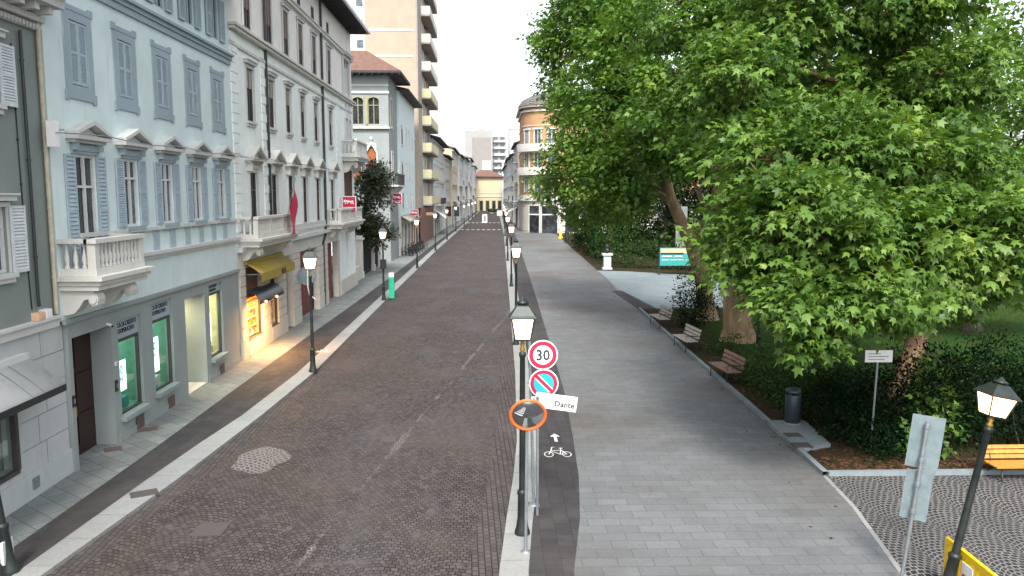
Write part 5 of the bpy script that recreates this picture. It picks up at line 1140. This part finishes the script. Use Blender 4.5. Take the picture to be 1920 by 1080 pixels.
MB().box(-.4, .4, -.4, .4, 0, .15).box(-.3, .3, -.3, .3, .15, 1.2).box(-.42, .42, -.42, .42, 1.2, 1.35).build('column', 'stone_w', t, True); MB().lathe([(.1, 1.35), (.14, 1.42), (.26, 1.55), (.2, 1.7), (.09, 1.75), (.15, 1.85), (.16, 2.0), (.06, 2.1)], n=12).build('bust', 'iron', t, True)
t = thing('grey_stele', (17.2, 72, 0), 'grey upright stone slab behind the information board', 'monument'); MB().box(-.5, .5, -.15, .15, 0, 5.2).build('slab', 'greygreen', t, True); MB().box(-.7, .7, -.3, .3, 0, .5).build('plinth', 'stone', t, True)
g = G(1051, 447); t = thing('yellow_hydrant_post', (g.x, g.y, 0), 'yellow based post with a pale lamp head at the far plaza corner', 'post')
MB().lathe([(.35, 0), (.35, .2), (.2, .3), (.2, .9), (.1, 1.0)], n=12).build('base', 'yel_plastic', t, True); MB().lathe([(.08, 1.0), (.08, 2.3)], n=10).build('pole', 'sign_white', t, True); MB().box(-.5, .7, -.3, .3, 2.3, 2.5).build('head', 'sign_white', t, True)
g = G(1063, 455); t = thing('black_bollard_bin', (g.x, g.y, 0), 'dark bin beside the yellow based post', 'litter bin'); MB().lathe([(.3, 0), (.3, 1.3), (.25, 1.4)], n=12).build('body', 'iron', t, True); MB().lathe([(.32, 1.4), (.2, 1.55)], n=12).build('lid', 'iron', t, True)
t = thing('green_totem', (-6.05, 48.6, 0), 'bright green upright totem with white head beside the lantern post', 'totem'); MB().box(-.16, .16, -.12, .12, 0, 1.3).build('body', 'green_totem', t, True); MB().box(-.15, .15, -.11, .11, 1.3, 1.55).build('head', 'sign_white', t, True)
t = thing('lamp_post_box', (-6.4, 47.55, 1.9), 'dark box fixed halfway up the lantern post beside the green totem', 'box'); MB().box(-.16, .18, -.16, .1, 0, .55).build('casing', 'black', t, True); MB().box(-.14, .16, -.17, -.161, .05, .5).build('door_face', 'iron', t, True)
g = G(909, 417); t = thing('white_totem', (g.x, g.y, -.06), 'white upright panel standing in the road beyond the crosswalk', 'totem'); MB().box(-.55, .55, -.1, .1, 0, 1.9).build('panel', 'sign_white', t, True); MB().box(-.25, .25, -.11, -.101, .3, 1.5).build('panel_text', 'galv', t, True)
g = G(937, 404); t = thing('white_cabinet', (g.x, g.y, -.06), 'white box standing at the road end by the planters', 'cabinet'); MB().box(-.8, .8, -.4, .4, 0, 1.5).build('casing', 'sign_white', t, True); MB().box(-.85, .85, -.45, .45, 1.5, 1.6).build('top', 'palegrey', t, True)
for (px, w_, l) in ((922, 1.3, 'dark round planter shrub in the middle of the far road'), (934, 1.0, 'dark planter shrub left of the white box')):
    g = G(px, 400); t = thing('planter', (g.x, g.y, -.06), l, 'planter'); MB().lathe([(w_*.7, 0), (w_*.9, .5)], n=12).build('pot', 'stone', t, True); MB().ball((0, 0, 1.0), (w_, w_, .7), 10, 6).build('shrub', 'leaf_far', t, True)
g = G(842, 428); t = thing('traffic_light', (g.x+.7, g.y, 0), 'traffic light heads on a dark pole at the left of the crosswalk', 'traffic light')
MB().tube([(0, 0, 0), (0, 0, 4.2)], .07, 8).build('pole', 'iron', t, True)
for x in (-.75, .75): MB().box(x-.45, x+.45, -.2, .2, 2.2, 4.0).build('signal_head', 'wood_door' if x < 0 else 'bin', t, True)
for (x0, y, z, l) in ((-8.6, 104, 3.6, 'orange and white lit shop sign projecting near the tower foot'),):
    t = thing('projecting_sign', (-8.3, y, z), l, 'sign'); MB().box(.0, 1.1, 0, .12, 0, .32).build('sign_box', 'peach', t, True); MB().box(.05, 1.05, -.01, -.001, .1, .2).build('sign_text', 'wood_door', t, True)
awning('shop_awning', FL(-8.6), 124, 134, 1.6, 3.7, 2.6, 'awn_w', 'whitish translucent awning beyond the tower on the left row', .2)
awning('shop_awning', FR(5.2), 153, 165, 1.8, 3.8, 2.9, 'awn_w', 'white awning on the right row past the orange corner building', .2)
def chair(t):
    MB().box(-.22, .22, -.22, .22, .42, .46).build('seat', 'iron', t, True); MB().box(-.22, .22, .2, .24, .5, .88).build('backrest', 'iron', t, True)
    for x in (-.2, .2):
        for y in (-.2, .22): MB().box(x-.02, x+.02, y-.02, y+.02, 0, .42 if y < 0 else .5).build('leg', 'iron', t, True)
c0_ = thing('cafe_chair', (-8.6, 81.5, 0), 'dark café chair in the cluster outside the villa wing shops', 'chair', 'café chairs on the left pavement'); chair(c0_)
t0 = thing('cafe_table', (-8.3, 82.4, 0), 'dark café table in the cluster outside the villa wing shops', 'table', 'café tables on the left pavement')
MB().box(-.35, .35, -.35, .35, .72, .76).build('tabletop', 'iron', t0, True); MB().lathe([(.2, 0), (.2, .03), (.03, .05), (.03, .72)], n=8).build('pedestal', 'iron', t0, True)
for i in range(1, 5): clone(t0, (-8.3+.05*i, 82.4+i*2.6, 0))
for i in range(5):
    for k, (dx, dy, a) in enumerate(((-.6, 0, PI/2), (.5, .1, -PI/2), (0, .75, 0))):
        if i == 0 and k == 0: c0_.location = (-8.9, 82.4, 0); c0_.rotation_euler = (0, 0, PI/2); continue
        clone(c0_, (-8.3+.05*i+dx, 82.4+i*2.6+dy, 0), a)
t = thing('parked_bicycles', (-6.6, 185, 0), 'dark bicycle leaning by the left kerb past the crosswalk', 'bicycle')
for y in (-.5, .5):
    m = MB(); m.tube([(0, y+.34*cos(2*PI*k/16), .34+.34*sin(2*PI*k/16)) for k in range(17)], .03, 5, False); m.build('wheel', 'iron', t, True)
MB().tube([(0, -.5, .34), (0, -.3, .9), (0, .3, .8), (0, .5, .34), (0, 0, .35), (0, -.3, .9)], .025, 5).build('frame', 'iron', t, True)
t.name = 'bicycle'
# ------------------------------------------------------------------ foliage
STAR = np.array([(0, 0, 0)]+[(r*sin(R(a)), .18+r*cos(R(a)), zz) for a, r, zz in ((180, .18, 0), (112, .44, -.16), (84, .31, -.03), (54, .66, -.16), (27, .4, .02), (0, .88, -.22), (-27, .4, .02), (-54, .66, -.1), (-84, .31, -.03), (-112, .44, -.16))], float)
STAR[0] = (0, .18, .03)
STARF = [(0, k, k+1) for k in range(1, 10)]+[(0, 10, 1)]
TRI = np.array([(0, 0, 0), (.42, .32, -.06), (.2, .5, .0), (0, 1, -.1), (-.2, .5, 0), (-.42, .32, -.06)], float)
TRIF = [(0, 1, 2, 3), (0, 3, 4, 5)]
OVAL = np.array([(0, 0, 0), (.24, .45, .05), (0, 1, -.05), (-.24, .45, .05)], float)
OVALF = [(0, 1, 2, 3)]
BLADE = np.array([(-.06, 0, 0), (.06, 0, 0), (0, .5, .75)], float); BLADEF = [(0, 1, 2)]
def leafmesh(name, C, D, Nn, size, shape, faces, mat, tone=None):
    """one mesh of many leaves: C base points, D pointing directions, Nn normals, size per leaf"""
    n = len(C); D = D/np.linalg.norm(D, axis=1, keepdims=True); X = np.cross(D, Nn); X /= np.linalg.norm(X, axis=1, keepdims=True)+1e-9; Z = np.cross(X, D)
    V = C[:, None, :]+size[:, None, None]*(shape[None, :, 0:1]*X[:, None, :]+shape[None, :, 1:2]*D[:, None, :]+shape[None, :, 2:3]*Z[:, None, :])
    k = len(shape); fl = [len(f) for f in faces]; flat = np.array([i for f in faces for i in f]); nl = len(flat)
    li = (np.arange(n)[:, None]*k+flat[None, :]).ravel(); st = np.concatenate([[0], np.cumsum(fl)[:-1]]); ls = (np.arange(n)[:, None]*nl+st[None, :]).ravel()
    me = bpy.data.meshes.new(name); me.vertices.add(n*k); me.vertices.foreach_set('co', V.astype(np.float32).ravel())
    me.loops.add(n*nl); me.loops.foreach_set('vertex_index', li.astype(np.int32)); me.polygons.add(n*len(faces)); me.polygons.foreach_set('loop_start', ls.astype(np.int32))
    me.update(calc_edges=True)
    at = me.attributes.new('rnd', 'FLOAT', 'FACE'); at.data.foreach_set('value', np.repeat(rng.random(n) if tone is None else .6*tone+.4*rng.random(n), len(faces)).astype(np.float32))
    me.materials.append(M[mat]); return me
def unit(n):
    v = rng.normal(size=(n, 3)); return v/np.linalg.norm(v, axis=1, keepdims=True)
def crown_points(blobs, dens, per, spread, shell=(.45, 1.05)):
    """sprays of leaves through the outer part of each blob (x, y, z, rx, ry, rz)"""
    C = []; O = []
    for (x, y, z, rx, ry, rz) in blobs:
        nc = max(5, int(dens*(rx*ry+rx*rz+ry*rz)/3)); d = unit(nc); rr = rng.uniform(*shell, size=(nc, 1))**.7
        lump = 1+.3*np.sin(d[:, :1]*5+x)*np.cos(d[:, 1:2]*4+y)+.15*np.sin(d[:, 2:3]*7+z)
        p = np.array([x, y, z])+d*rr*lump*np.array([rx, ry, rz]); q = np.repeat(p, per, axis=0)
        off = rng.normal(size=(nc*per, 3))*np.array([1, 1, .55])*spread
        C.append(q+off); O.append(np.repeat(d, per, axis=0)+off/spread*.4)
    T = [np.repeat(rng.random(len(c)//per), per) for c in C]
    return np.concatenate(C), np.concatenate(O), np.concatenate(T)
def foliage(name, parent, blobs, dens, per, spread, lsize, kind, mat, droop=.35, shell=(.45, 1.05), upn=.9):
    C, O, T = crown_points(blobs, dens, per, spread, shell)
    keep = C[:, 2] > .05; C = C[keep]; O = O[keep]; T = T[keep]; n = len(C)
    D = O*.8+unit(n)*.8; D[:, 2] -= droop; Nn = unit(n)*.7+O*.35; Nn[:, 2] += upn
    s = lsize*rng.uniform(.45, 1.3, n); sh, fa = {'star': (STAR, STARF), 'tri': (TRI, TRIF), 'oval': (OVAL, OVALF), 'blade': (BLADE, BLADEF)}[kind]
    return link(name, leafmesh(name, C, D, Nn, s, sh, fa, mat, T), parent)
def limb(mb, pts, r0, r1, n=9, wob=.06):
    P = [Vector(p) for p in pts]; out = []
    for a, b in zip(P, P[1:]):
        for k in range(4): q = a.lerp(b, k/4); out.append(q+Vector((random.uniform(-1, 1), random.uniform(-1, 1), 0))*wob)
    out.append(P[-1]); out[0] = P[0]
    m = len(out); mb.tube(out, [r0+(r1-r0)*(i/(m-1))**.8 for i in range(m)], n)
def B(px, py, Y, r, fl=.8):
    r *= .8; p = AY(px, py, Y); return (p.x, p.y, p.z, r, r, r*fl)
def tree(loc, label, trunk, limbs, blobs, leafargs, group='plane trees of the park', name='plane_tree', bark='bark', twigs=True):
    t = thing(name, loc, label, 'tree', group); m = MB()
    P = [Vector(p) for p in trunk[0]]; r0, r1 = trunk[1]
    m.tube([P[0]-Vector((0, 0, .2)), P[0]+Vector((0, 0, .12)), P[0].lerp(P[1], .12)+Vector((0, 0, .25))], [r0*1.55, r0*1.28, r0*1.04], 14)
    limb(m, [P[0]+Vector((0, 0, .2))]+P[1:], r0*1.05, r1, 14, .03)
    for pts, a, b_ in limbs: limb(m, pts, a, b_, 8)
    if twigs:
        joints = [Vector(p) for pts, _, _ in limbs for p in pts]+P[1:]
        for (x, y, z, rx, ry, rz) in blobs:
            c = Vector((x, y, z)); j = min(joints, key=lambda q: (q-c).length); mid = j.lerp(c, .5)+Vector((0, 0, .35)); limb(m, [j, mid, c], .075, .03, 6, .1)
            for _ in range(5):
                e = c+Vector([random.uniform(-1, 1) for _ in range(3)])*rx*.8; limb(m, [c, e], .03, .01, 4, .05)
    m.build('trunk', bark, t)
    foliage('crown', t, blobs, **leafargs); return t
# nearest plane: slanting trunk behind the hedge, low hanging sprays
T3 = [B(1420, 470, 18, 1.5), B(1420, 400, 20, 1.2), B(1420, 520, 18.5, .8), B(1400, 495, 20, .7), B(1500, 400, 17, 1.7), B(1510, 590, 16, .8), B(1500, 560, 16, 1.0), B(1620, 550, 16, 1.1), B(1600, 430, 17, 1.7), B(1720, 480, 17, 1.7), B(1690, 580, 17, .7), B(1610, 600, 16.5, .5),
      B(1810, 430, 17, 1.6), B(1860, 520, 17, .9), B(1890, 440, 17, 1.3), B(1450, 300, 19, 1.8), B(1580, 290, 19, 1.9), B(1720, 310, 19, 1.9), B(1400, 150, 21, 1.9), B(1590, 190, 22, 1.5), B(1650, 100, 25, 1.5), B(1760, 140, 22, 2.0), B(1480, 20, 22, 2.0), B(1680, -10, 22, 2.2), B(1560, 510, 17, 1.3), B(1770, 560, 19, .8), B(1535, 640, 16, .35), B(1508, 655, 16, .3),
      B(1640, -130, 23, 2.6), B(1450, -130, 24, 2.4), B(1830, -120, 24, 2.4), B(1700, 200, 26, 2.4), B(1560, 350, 25, 2.2), B(1800, 350, 25, 2.0), B(1480, 220, 26, 2.2), B(1660, 470, 23, 1.6)]
p3 = G(1692, 742); J = [AY(1715, 650, 24.6), AY(1745, 560, 24.4), AY(1725, 420, 24), AY(1715, 240, 23.5), AY(1690, 60, 23)]
tree((p3.x, p3.y, 0), 'nearest plane tree, slanting trunk behind the hedge, big star leaves hanging low', ([(p3.x, p3.y, 0)]+J, (.36, .16)),
     [([J[1], AY(1640, 470, 22), AY(1540, 400, 19)], .16, .05), ([J[2], AY(1600, 330, 20), AY(1460, 300, 19)], .14, .05), ([J[1], AY(1790, 500, 21), AY(1870, 440, 18)], .14, .05), ([J[3], AY(1800, 180, 22)], .12, .05), ([J[3], AY(1560, 150, 22)], .12, .05), ([J[1], AY(1620, 560, 19), AY(1520, 580, 16.5)], .1, .03)],
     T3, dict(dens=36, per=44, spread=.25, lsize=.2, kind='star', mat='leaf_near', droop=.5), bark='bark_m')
# thick upright plane
T1 = [B(1400, 150, 31, 2.6), B(1300, 110, 31, 2.6), B(1390, 20, 31, 2.8), B(1260, 20, 32, 2.8), B(1470, 80, 30, 2.4), B(1310, 250, 30, 2.0), B(1420, 260, 29, 2.0), B(1260, 190, 31, 2.0), B(1340, -90, 32, 3.0), B(1460, 380, 27, 1.8), B(1400, 440, 27, 1.5), B(1440, 520, 27, 1.0), B(1480, -60, 31, 2.8), B(1500, 250, 30, 2.2), B(1550, 450, 30, 2.0), B(1480, 520, 29, 1.4)]
p1 = G(1384, 640); J = [AY(1380, 540, 33.6), AY(1362, 400, 33.4), AY(1355, 270, 33.2), AY(1352, 190, 33), AY(1370, 40, 32.8)]
tree((p1.x, p1.y, 0), 'thick upright plane tree with a broad flared bark trunk by the benches', ([(p1.x, p1.y, 0)]+J, (.62, .2)),
     [([J[3], AY(1325, 212, 32.5), AY(1290, 160, 31)], .2, .06), ([J[1], AY(1325, 385, 33), AY(1290, 330, 32)], .22, .05), ([J[2], AY(1420, 200, 31), AY(1470, 100, 30)], .16, .05), ([J[4], AY(1280, 20, 32)], .14, .05), ([J[0], AY(1420, 480, 30), AY(1430, 430, 27)], .14, .04)],
     T1, dict(dens=24, per=34, spread=.33, lsize=.25, kind='tri', mat='leaf_mid', droop=.3))
# leaning plane on the left side of the clump
T2 = [B(1075, 50, 44, 2.2), B(1040, 100, 45, 1.5), B(1130, 80, 42, 2.8), B(1110, 170, 41, 2.4), B(1180, 190, 39, 2.6), B(1105, 250, 40, 2.0), B(1075, 300, 42, 1.7), B(1050, 345, 44, 1.4), B(1130, 330, 39, 2.2), B(1200, 290, 37, 2.3), B(1290, 290, 36, 1.5), B(1185, 365, 38, 1.5), B(1150, 385, 41, 1.6), B(1190, 90, 39, 2.6), B(1100, -10, 42, 2.3), B(1180, -20, 40, 2.6), B(1250, 240, 37, 2.2), B(1110, 400, 45, 1.4), B(1070, 395, 47, .9), B(1040, 160, 45, 1.1), B(1060, 210, 44, 1.3), B(1020, 355, 46, .8), B(1085, -80, 43, 2.2), B(1200, -110, 41, 3.0), B(1015, 60, 46, .9)]
p2 = G(1325, 600); J = [AY(1318, 520, 39.4), AY(1296, 455, 39.2), AY(1256, 372, 39), AY(1235, 280, 39), AY(1215, 150, 39)]
tree((p2.x, p2.y, 0), 'leaning plane tree whose trunk tilts left above the side path', ([(p2.x, p2.y, 0)]+J, (.46, .16)),
     [([J[2], AY(1170, 300, 40), AY(1090, 280, 42)], .18, .05), ([J[3], AY(1160, 190, 41), AY(1090, 140, 43)], .16, .05), ([J[2], AY(1150, 350, 41), AY(1060, 360, 44)], .14, .04), ([J[4], AY(1130, 60, 42)], .14, .04), ([J[1], AY(1330, 400, 38), AY(1345, 330, 37)], .2, .06)],
     T2, dict(dens=27, per=36, spread=.36, lsize=.26, kind='tri', mat='leaf_mid', droop=.3))
# trunk seen far right
T4 = [B(1800, 300, 34, 3.2), B(1900, 380, 34, 2.6), B(1760, 480, 35, 2.2), B(1860, 470, 33, 1.8), B(1700, 350, 35, 2.8), B(1830, 180, 36, 3.0), B(1990, 420, 33, 2.6), B(1915, 70, 31, 1.6), B(1930, 190, 33, 1.5), B(1790, 60, 36, 2.6), B(1640, 250, 36, 3.0)]
p4 = G(1818, 620); J = [AY(1815, 520, 36.8), AY(1810, 350, 36.6), AY(1815, 150, 36.5)]
tree((p4.x, p4.y, 0), 'dark straight trunk standing on the lawn at the right', ([(p4.x, p4.y, 0)]+J, (.42, .2)), [([J[1], AY(1880, 300, 35)], .16, .05), ([J[1], AY(1730, 300, 35)], .16, .05)],
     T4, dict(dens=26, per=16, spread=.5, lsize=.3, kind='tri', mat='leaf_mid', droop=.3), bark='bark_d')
# conifer-like dark mass and far trees of the park
fl = [(12.5, 84, 11, 4.0, 'dark far tree behind the white pedestal'), (17, 78, 12, 4.6, 'dark far tree above the information board'), (22, 72, 13, 5, 'dark far tree behind the leaning plane'), (28, 66, 13, 5, 'far park tree beyond the thick plane trunk'), (35, 60, 13, 5.5, 'far park tree beyond the lawn'), (43, 57, 14, 6, 'far park tree at the right end of the lawn'), (52, 60, 14, 6, 'farthest right park tree behind the lawn'), (17, 98, 12, 5, 'far tree beside the orange corner building')]
for x, y, hh, r, l in fl:
    bl = []
    for k in range(9): a = random.uniform(0, 2*PI); bl.append((x+r*.62*cos(a)*random.random(), y+r*.6*sin(a), random.uniform(2.6, hh), r*random.uniform(.38, .58), r*random.uniform(.38, .58), r*random.uniform(.4, .55)))
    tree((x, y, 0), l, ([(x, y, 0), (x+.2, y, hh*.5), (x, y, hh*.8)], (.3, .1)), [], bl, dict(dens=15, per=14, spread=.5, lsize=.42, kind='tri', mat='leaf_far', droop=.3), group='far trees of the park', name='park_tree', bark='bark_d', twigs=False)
# magnolia in the garden gap
bl = []
for k in range(16): z = random.uniform(2.3, 8.3); q = 1.5*(1-.09*abs(z-5)); a = random.uniform(0, 2*PI); bl.append((-9.75+q*.75*cos(a), 64+1.9*sin(a)*q*.7, z, .95, 1.1, .9))
bl += [(-8.5, 65, 3.4, .55, .7, .4), (-8.1, 66, 3.1, .4, .6, .3)]
tree((-10.6, 64, 0), 'dark glossy magnolia behind the stone gate pillars', ([(-10.6, 64, 0), (-10.2, 64, 3), (-9.8, 64, 7)], (.22, .06)), [], bl, dict(dens=75, per=12, spread=.26, lsize=.27, kind='oval', mat='leaf_mag', droop=.1), group=None, name='magnolia_tree', bark='bark_d', twigs=False)
# shrubs and hedges
def shrub(loc, label, blobs, dens=80, per=12, spread=.16, lsize=.11, mat='leaf_hedge', name='shrub', group='shrubs of the park edge', stems=5, cat='shrub', kind='oval'):
    t = thing(name, loc, label, cat, group)
    for k in range(stems):
        m = MB(); x, y, z, rx, ry, rz = blobs[k % len(blobs)]; limb(m, [(x+random.uniform(-.2, .2), y+random.uniform(-.2, .2), 0), (x+random.uniform(-.3, .3), y+random.uniform(-.3, .3), z)], .03, .012, 5); m.build('stem', 'bark_d', t)
    foliage('leaves', t, blobs, dens, per, spread, lsize, kind, mat, droop=.0, shell=(.35, 1.05), upn=.6); return t
def row(x0, y0, x1, y1, n, r, h0, h1):
    out = []
    for i in range(n):
        k = i/(n-1); h_ = h0+(h1-h0)*k
        out.append((x0+(x1-x0)*k+random.uniform(-.15, .15), y0+(y1-y0)*k+random.uniform(-.15, .15), h_*.5, r*random.uniform(.8, 1.2), r*random.uniform(.8, 1.2), h_*random.uniform(.48, .6)))
    return out
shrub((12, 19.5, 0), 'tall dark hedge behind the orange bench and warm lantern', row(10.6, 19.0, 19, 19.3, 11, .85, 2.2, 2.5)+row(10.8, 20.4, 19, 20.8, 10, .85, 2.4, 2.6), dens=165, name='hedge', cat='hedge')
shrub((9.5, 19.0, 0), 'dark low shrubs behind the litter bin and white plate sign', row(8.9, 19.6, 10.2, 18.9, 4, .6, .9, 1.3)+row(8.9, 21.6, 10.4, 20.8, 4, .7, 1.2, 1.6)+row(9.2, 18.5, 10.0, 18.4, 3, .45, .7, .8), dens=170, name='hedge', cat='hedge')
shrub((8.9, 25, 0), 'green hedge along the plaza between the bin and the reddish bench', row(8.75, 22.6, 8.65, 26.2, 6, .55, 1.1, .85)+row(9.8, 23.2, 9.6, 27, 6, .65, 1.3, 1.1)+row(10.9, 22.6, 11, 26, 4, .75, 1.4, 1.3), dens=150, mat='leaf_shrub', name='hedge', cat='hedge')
shrub((10.6, 18.4, 0), 'bright broad leaved bush at the foot of the slanting trunk', row(10.3, 18.3, 10.9, 18.5, 3, .5, .9, 1.3)+row(10.8, 19.0, 11.2, 19.2, 2, .45, 1.9, 2.2), dens=60, per=8, lsize=.2, mat='leaf_near', name='bush', kind='tri')
shrub((9.6, 38.2, 0), 'rounded dark shrub at the corner of the side path', [(9.5, 38, 1.2, .9, .9, 1.0), (10.1, 38.6, 1.5, .9, .9, 1.0), (9.4, 37.0, .8, .8, .8, .8), (10.2, 37.4, 1.3, .8, .8, 1.0), (9.2, 36.1, .5, .5, .6, .5)], dens=85, lsize=.13)
shrub((8.9, 31.5, 0), 'low green shrub between the grey and reddish benches', [(9.0, 31.4, .35, .5, .9, .4), (9.4, 30.6, .4, .6, .7, .4), (9.6, 32, .3, .6, .6, .4)], dens=85, mat='leaf_shrub', lsize=.1)
shrub((8.9, 28, 0), 'low green shrub in front of the reddish bench', [(9.3, 27.6, .4, .6, .8, .45), (9.9, 28.6, .35, .5, .5, .4)], dens=85, mat='leaf_shrub', lsize=.1)
shrub((12, 67, 0), 'leafy shrub bank left of the information board', [(11.0, 69, 1.0, 1.2, 1.2, 1.1), (12.6, 68, 1.3, 1.4, 1.3, 1.3), (14, 67.5, 1.3, 1.4, 1.3, 1.2), (15.6, 66.5, 1.1, 1.3, 1.2, 1.0), (10.4, 72, 1.6, 1.2, 1.5, 1.6), (12.2, 72, 2.2, 1.6, 1.5, 1.7)], dens=45, lsize=.2, spread=.25, mat='leaf_shrub')
shrub((11, 84, 0), 'dark shrub bank farther along the plaza edge before the dark bin', row(10.4, 76, 11.4, 100, 9, 1.3, 2.2, 3.0), dens=35, lsize=.25, spread=.3)
shrub((17, 66, 0), 'dark shrubs behind the leaning trunk by the side path', row(16.5, 66, 24, 64, 6, 1.5, 2.4, 3.2), dens=35, lsize=.24, spread=.3)
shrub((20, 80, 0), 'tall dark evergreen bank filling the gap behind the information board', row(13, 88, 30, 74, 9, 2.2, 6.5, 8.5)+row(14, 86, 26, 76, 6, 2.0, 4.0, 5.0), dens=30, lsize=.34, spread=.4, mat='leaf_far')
shrub((10.6, 88, 0), 'small red flowering bush at the plaza edge', [(10.35, 86, .5, .5, .8, .45)], dens=60, lsize=.2, mat='leaf_red', spread=.2, name='flower_bush', group=None)
shrub((28, 47, 0), 'far shrub border behind the lawn', row(22, 50, 62, 45, 14, 2.2, 3.4, 4.4), dens=26, lsize=.3, spread=.4, mat='leaf_far')
# fallen leaves and grass
def scatter(name, n, fn, lsize, kind, mat, flat=True):
    P = np.array([fn() for _ in range(n)]); D = unit(n); Nn = unit(n)*.25
    if flat: D[:, 2] *= .15; Nn[:, 2] += 1
    else: D = unit(n)*.5; D[:, 2] = .2; Nn = unit(n)*.2; Nn[:, 2] += 1
    sh, fa = {'tri': (TRI, TRIF), 'blade': (BLADE, BLADEF)}[kind]
    return tag(link(name, leafmesh(name, P, D, Nn, lsize*rng.uniform(.6, 1.2, n), sh, fa, mat)), kind='stuff')
U = random.uniform
def f_a():
    y = U(17.4, 43); return (prx(y)+.15+abs(random.gauss(0, 1.6)), y, .035)
def f_b(): return (U(7.8, 13), U(17.35, 18.4), .035)
def f_c():
    y = U(13, 60); return (prx(y)-abs(random.gauss(0, .5)), y, .008)
scatter('fallen_leaves', 2200, f_a, .13, 'tri', 'leaf_litter'); scatter('fallen_leaves', 700, f_b, .13, 'tri', 'leaf_litter'); scatter('fallen_leaves', 70, f_c, .12, 'tri', 'leaf_litter')
scatter('grass', 26000, lambda: (lambda y: (U(9.0, 18), y, .03))(U(26.5, 43)), .11, 'blade', 'grass', False)
scatter('grass', 22000, lambda: (U(17.5, 40), U(29.5, 42.8), .05), .13, 'blade', 'grass', False)

# ------------------------------------------------------------------ lamps that the photo shows lit
def area(name, loc, size, power, col, rot):
    l = bpy.data.lights.new(name, 'AREA'); l.size = size; l.energy = power; l.color = col; o = bpy.data.objects.new(name, l); COL.objects.link(o); o.location = loc; o.rotation_euler = rot; return o
def glow(parent, name, loc, size, power, col, rot):
    o = area(name, loc, size, power, col, rot); o.parent = parent; o.matrix_parent_inverse = Matrix.Translation(-Vector(parent.location)); return o
glow(bC, 'shop_light', (-10.0, 31.9, 2.05), .9, 190, (1, .47, .12), (0, R(50), 0)); glow(bC, 'shop_light', (-10.0, 34.85, 2.05), .8, 90, (1, .45, .12), (0, R(50), 0))
glow(bC, 'canopy_light', (-8.8, 32.0, 2.02), .6, 120, (1, .50, .17), (0, R(14), 0))
for i, (y, p_, c_) in enumerate(((21.0, 14, (.75, 1, .85)), (23.1, 14, (.75, 1, .8)), (27.6, 26, (1, .95, .65)))): glow(bB, 'window_light', (-10.6, y, 3.1), .8, p_, c_, (0, 0, 0))
glow(bB, 'entrance_light', (-10.6, 25.65, 2.98), .6, 22, (1, .86, .5), (0, 0, 0))

# ------------------------------------------------------------------ light, sky, camera
w = bpy.data.worlds.new('World'); S.world = w; w.use_nodes = True; nt = w.node_tree; bg = nt.nodes['Background']
sky = nt.nodes.new('ShaderNodeTexSky'); sky.sky_type = 'NISHITA'; sky.sun_disc = False
ELEV, AZ = 50., 181.                                   # sun behind the camera, a little to the left
sky.sun_elevation = R(ELEV); sky.sun_rotation = R(AZ); sky.air_density = 1.; sky.dust_density = 3.; sky.ozone_density = 1.
hs = nt.nodes.new('ShaderNodeHueSaturation'); hs.inputs['Saturation'].default_value = .28; hs.inputs['Value'].default_value = 1.
nt.links.new(sky.outputs[0], hs.inputs['Color']); nt.links.new(hs.outputs[0], bg.inputs[0]); bg.inputs[1].default_value = .1
sl = bpy.data.lights.new('Sun', 'SUN'); sl.energy = 1.25; sl.angle = R(14); sl.color = (1, .95, .87); so = bpy.data.objects.new('Sun', sl); COL.objects.link(so)
d = Vector((sin(R(AZ))*cos(R(ELEV)), cos(R(AZ))*cos(R(ELEV)), sin(R(ELEV)))); so.rotation_euler = d.to_track_quat('Z', 'Y').to_euler()
cam = bpy.data.cameras.new('Camera'); co = bpy.data.objects.new('Camera', cam); COL.objects.link(co); S.camera = co
co.location = (0, 0, H); co.rotation_euler = (PI/2-TH, 0, -PH); cam.sensor_width = 36; cam.lens = F/1920*36; cam.clip_start = .1; cam.clip_end = 3000
S.view_settings.view_transform = 'Standard'; S.view_settings.look = 'None'; S.view_settings.gamma = 1; S.view_settings.exposure = 1.9
S.cycles.max_bounces = 6; S.cycles.diffuse_bounces = 3; S.cycles.glossy_bounces = 3; S.cycles.transparent_max_bounces = 8; S.cycles.transmission_bounces = 3; S.cycles.sample_clamp_indirect = 6
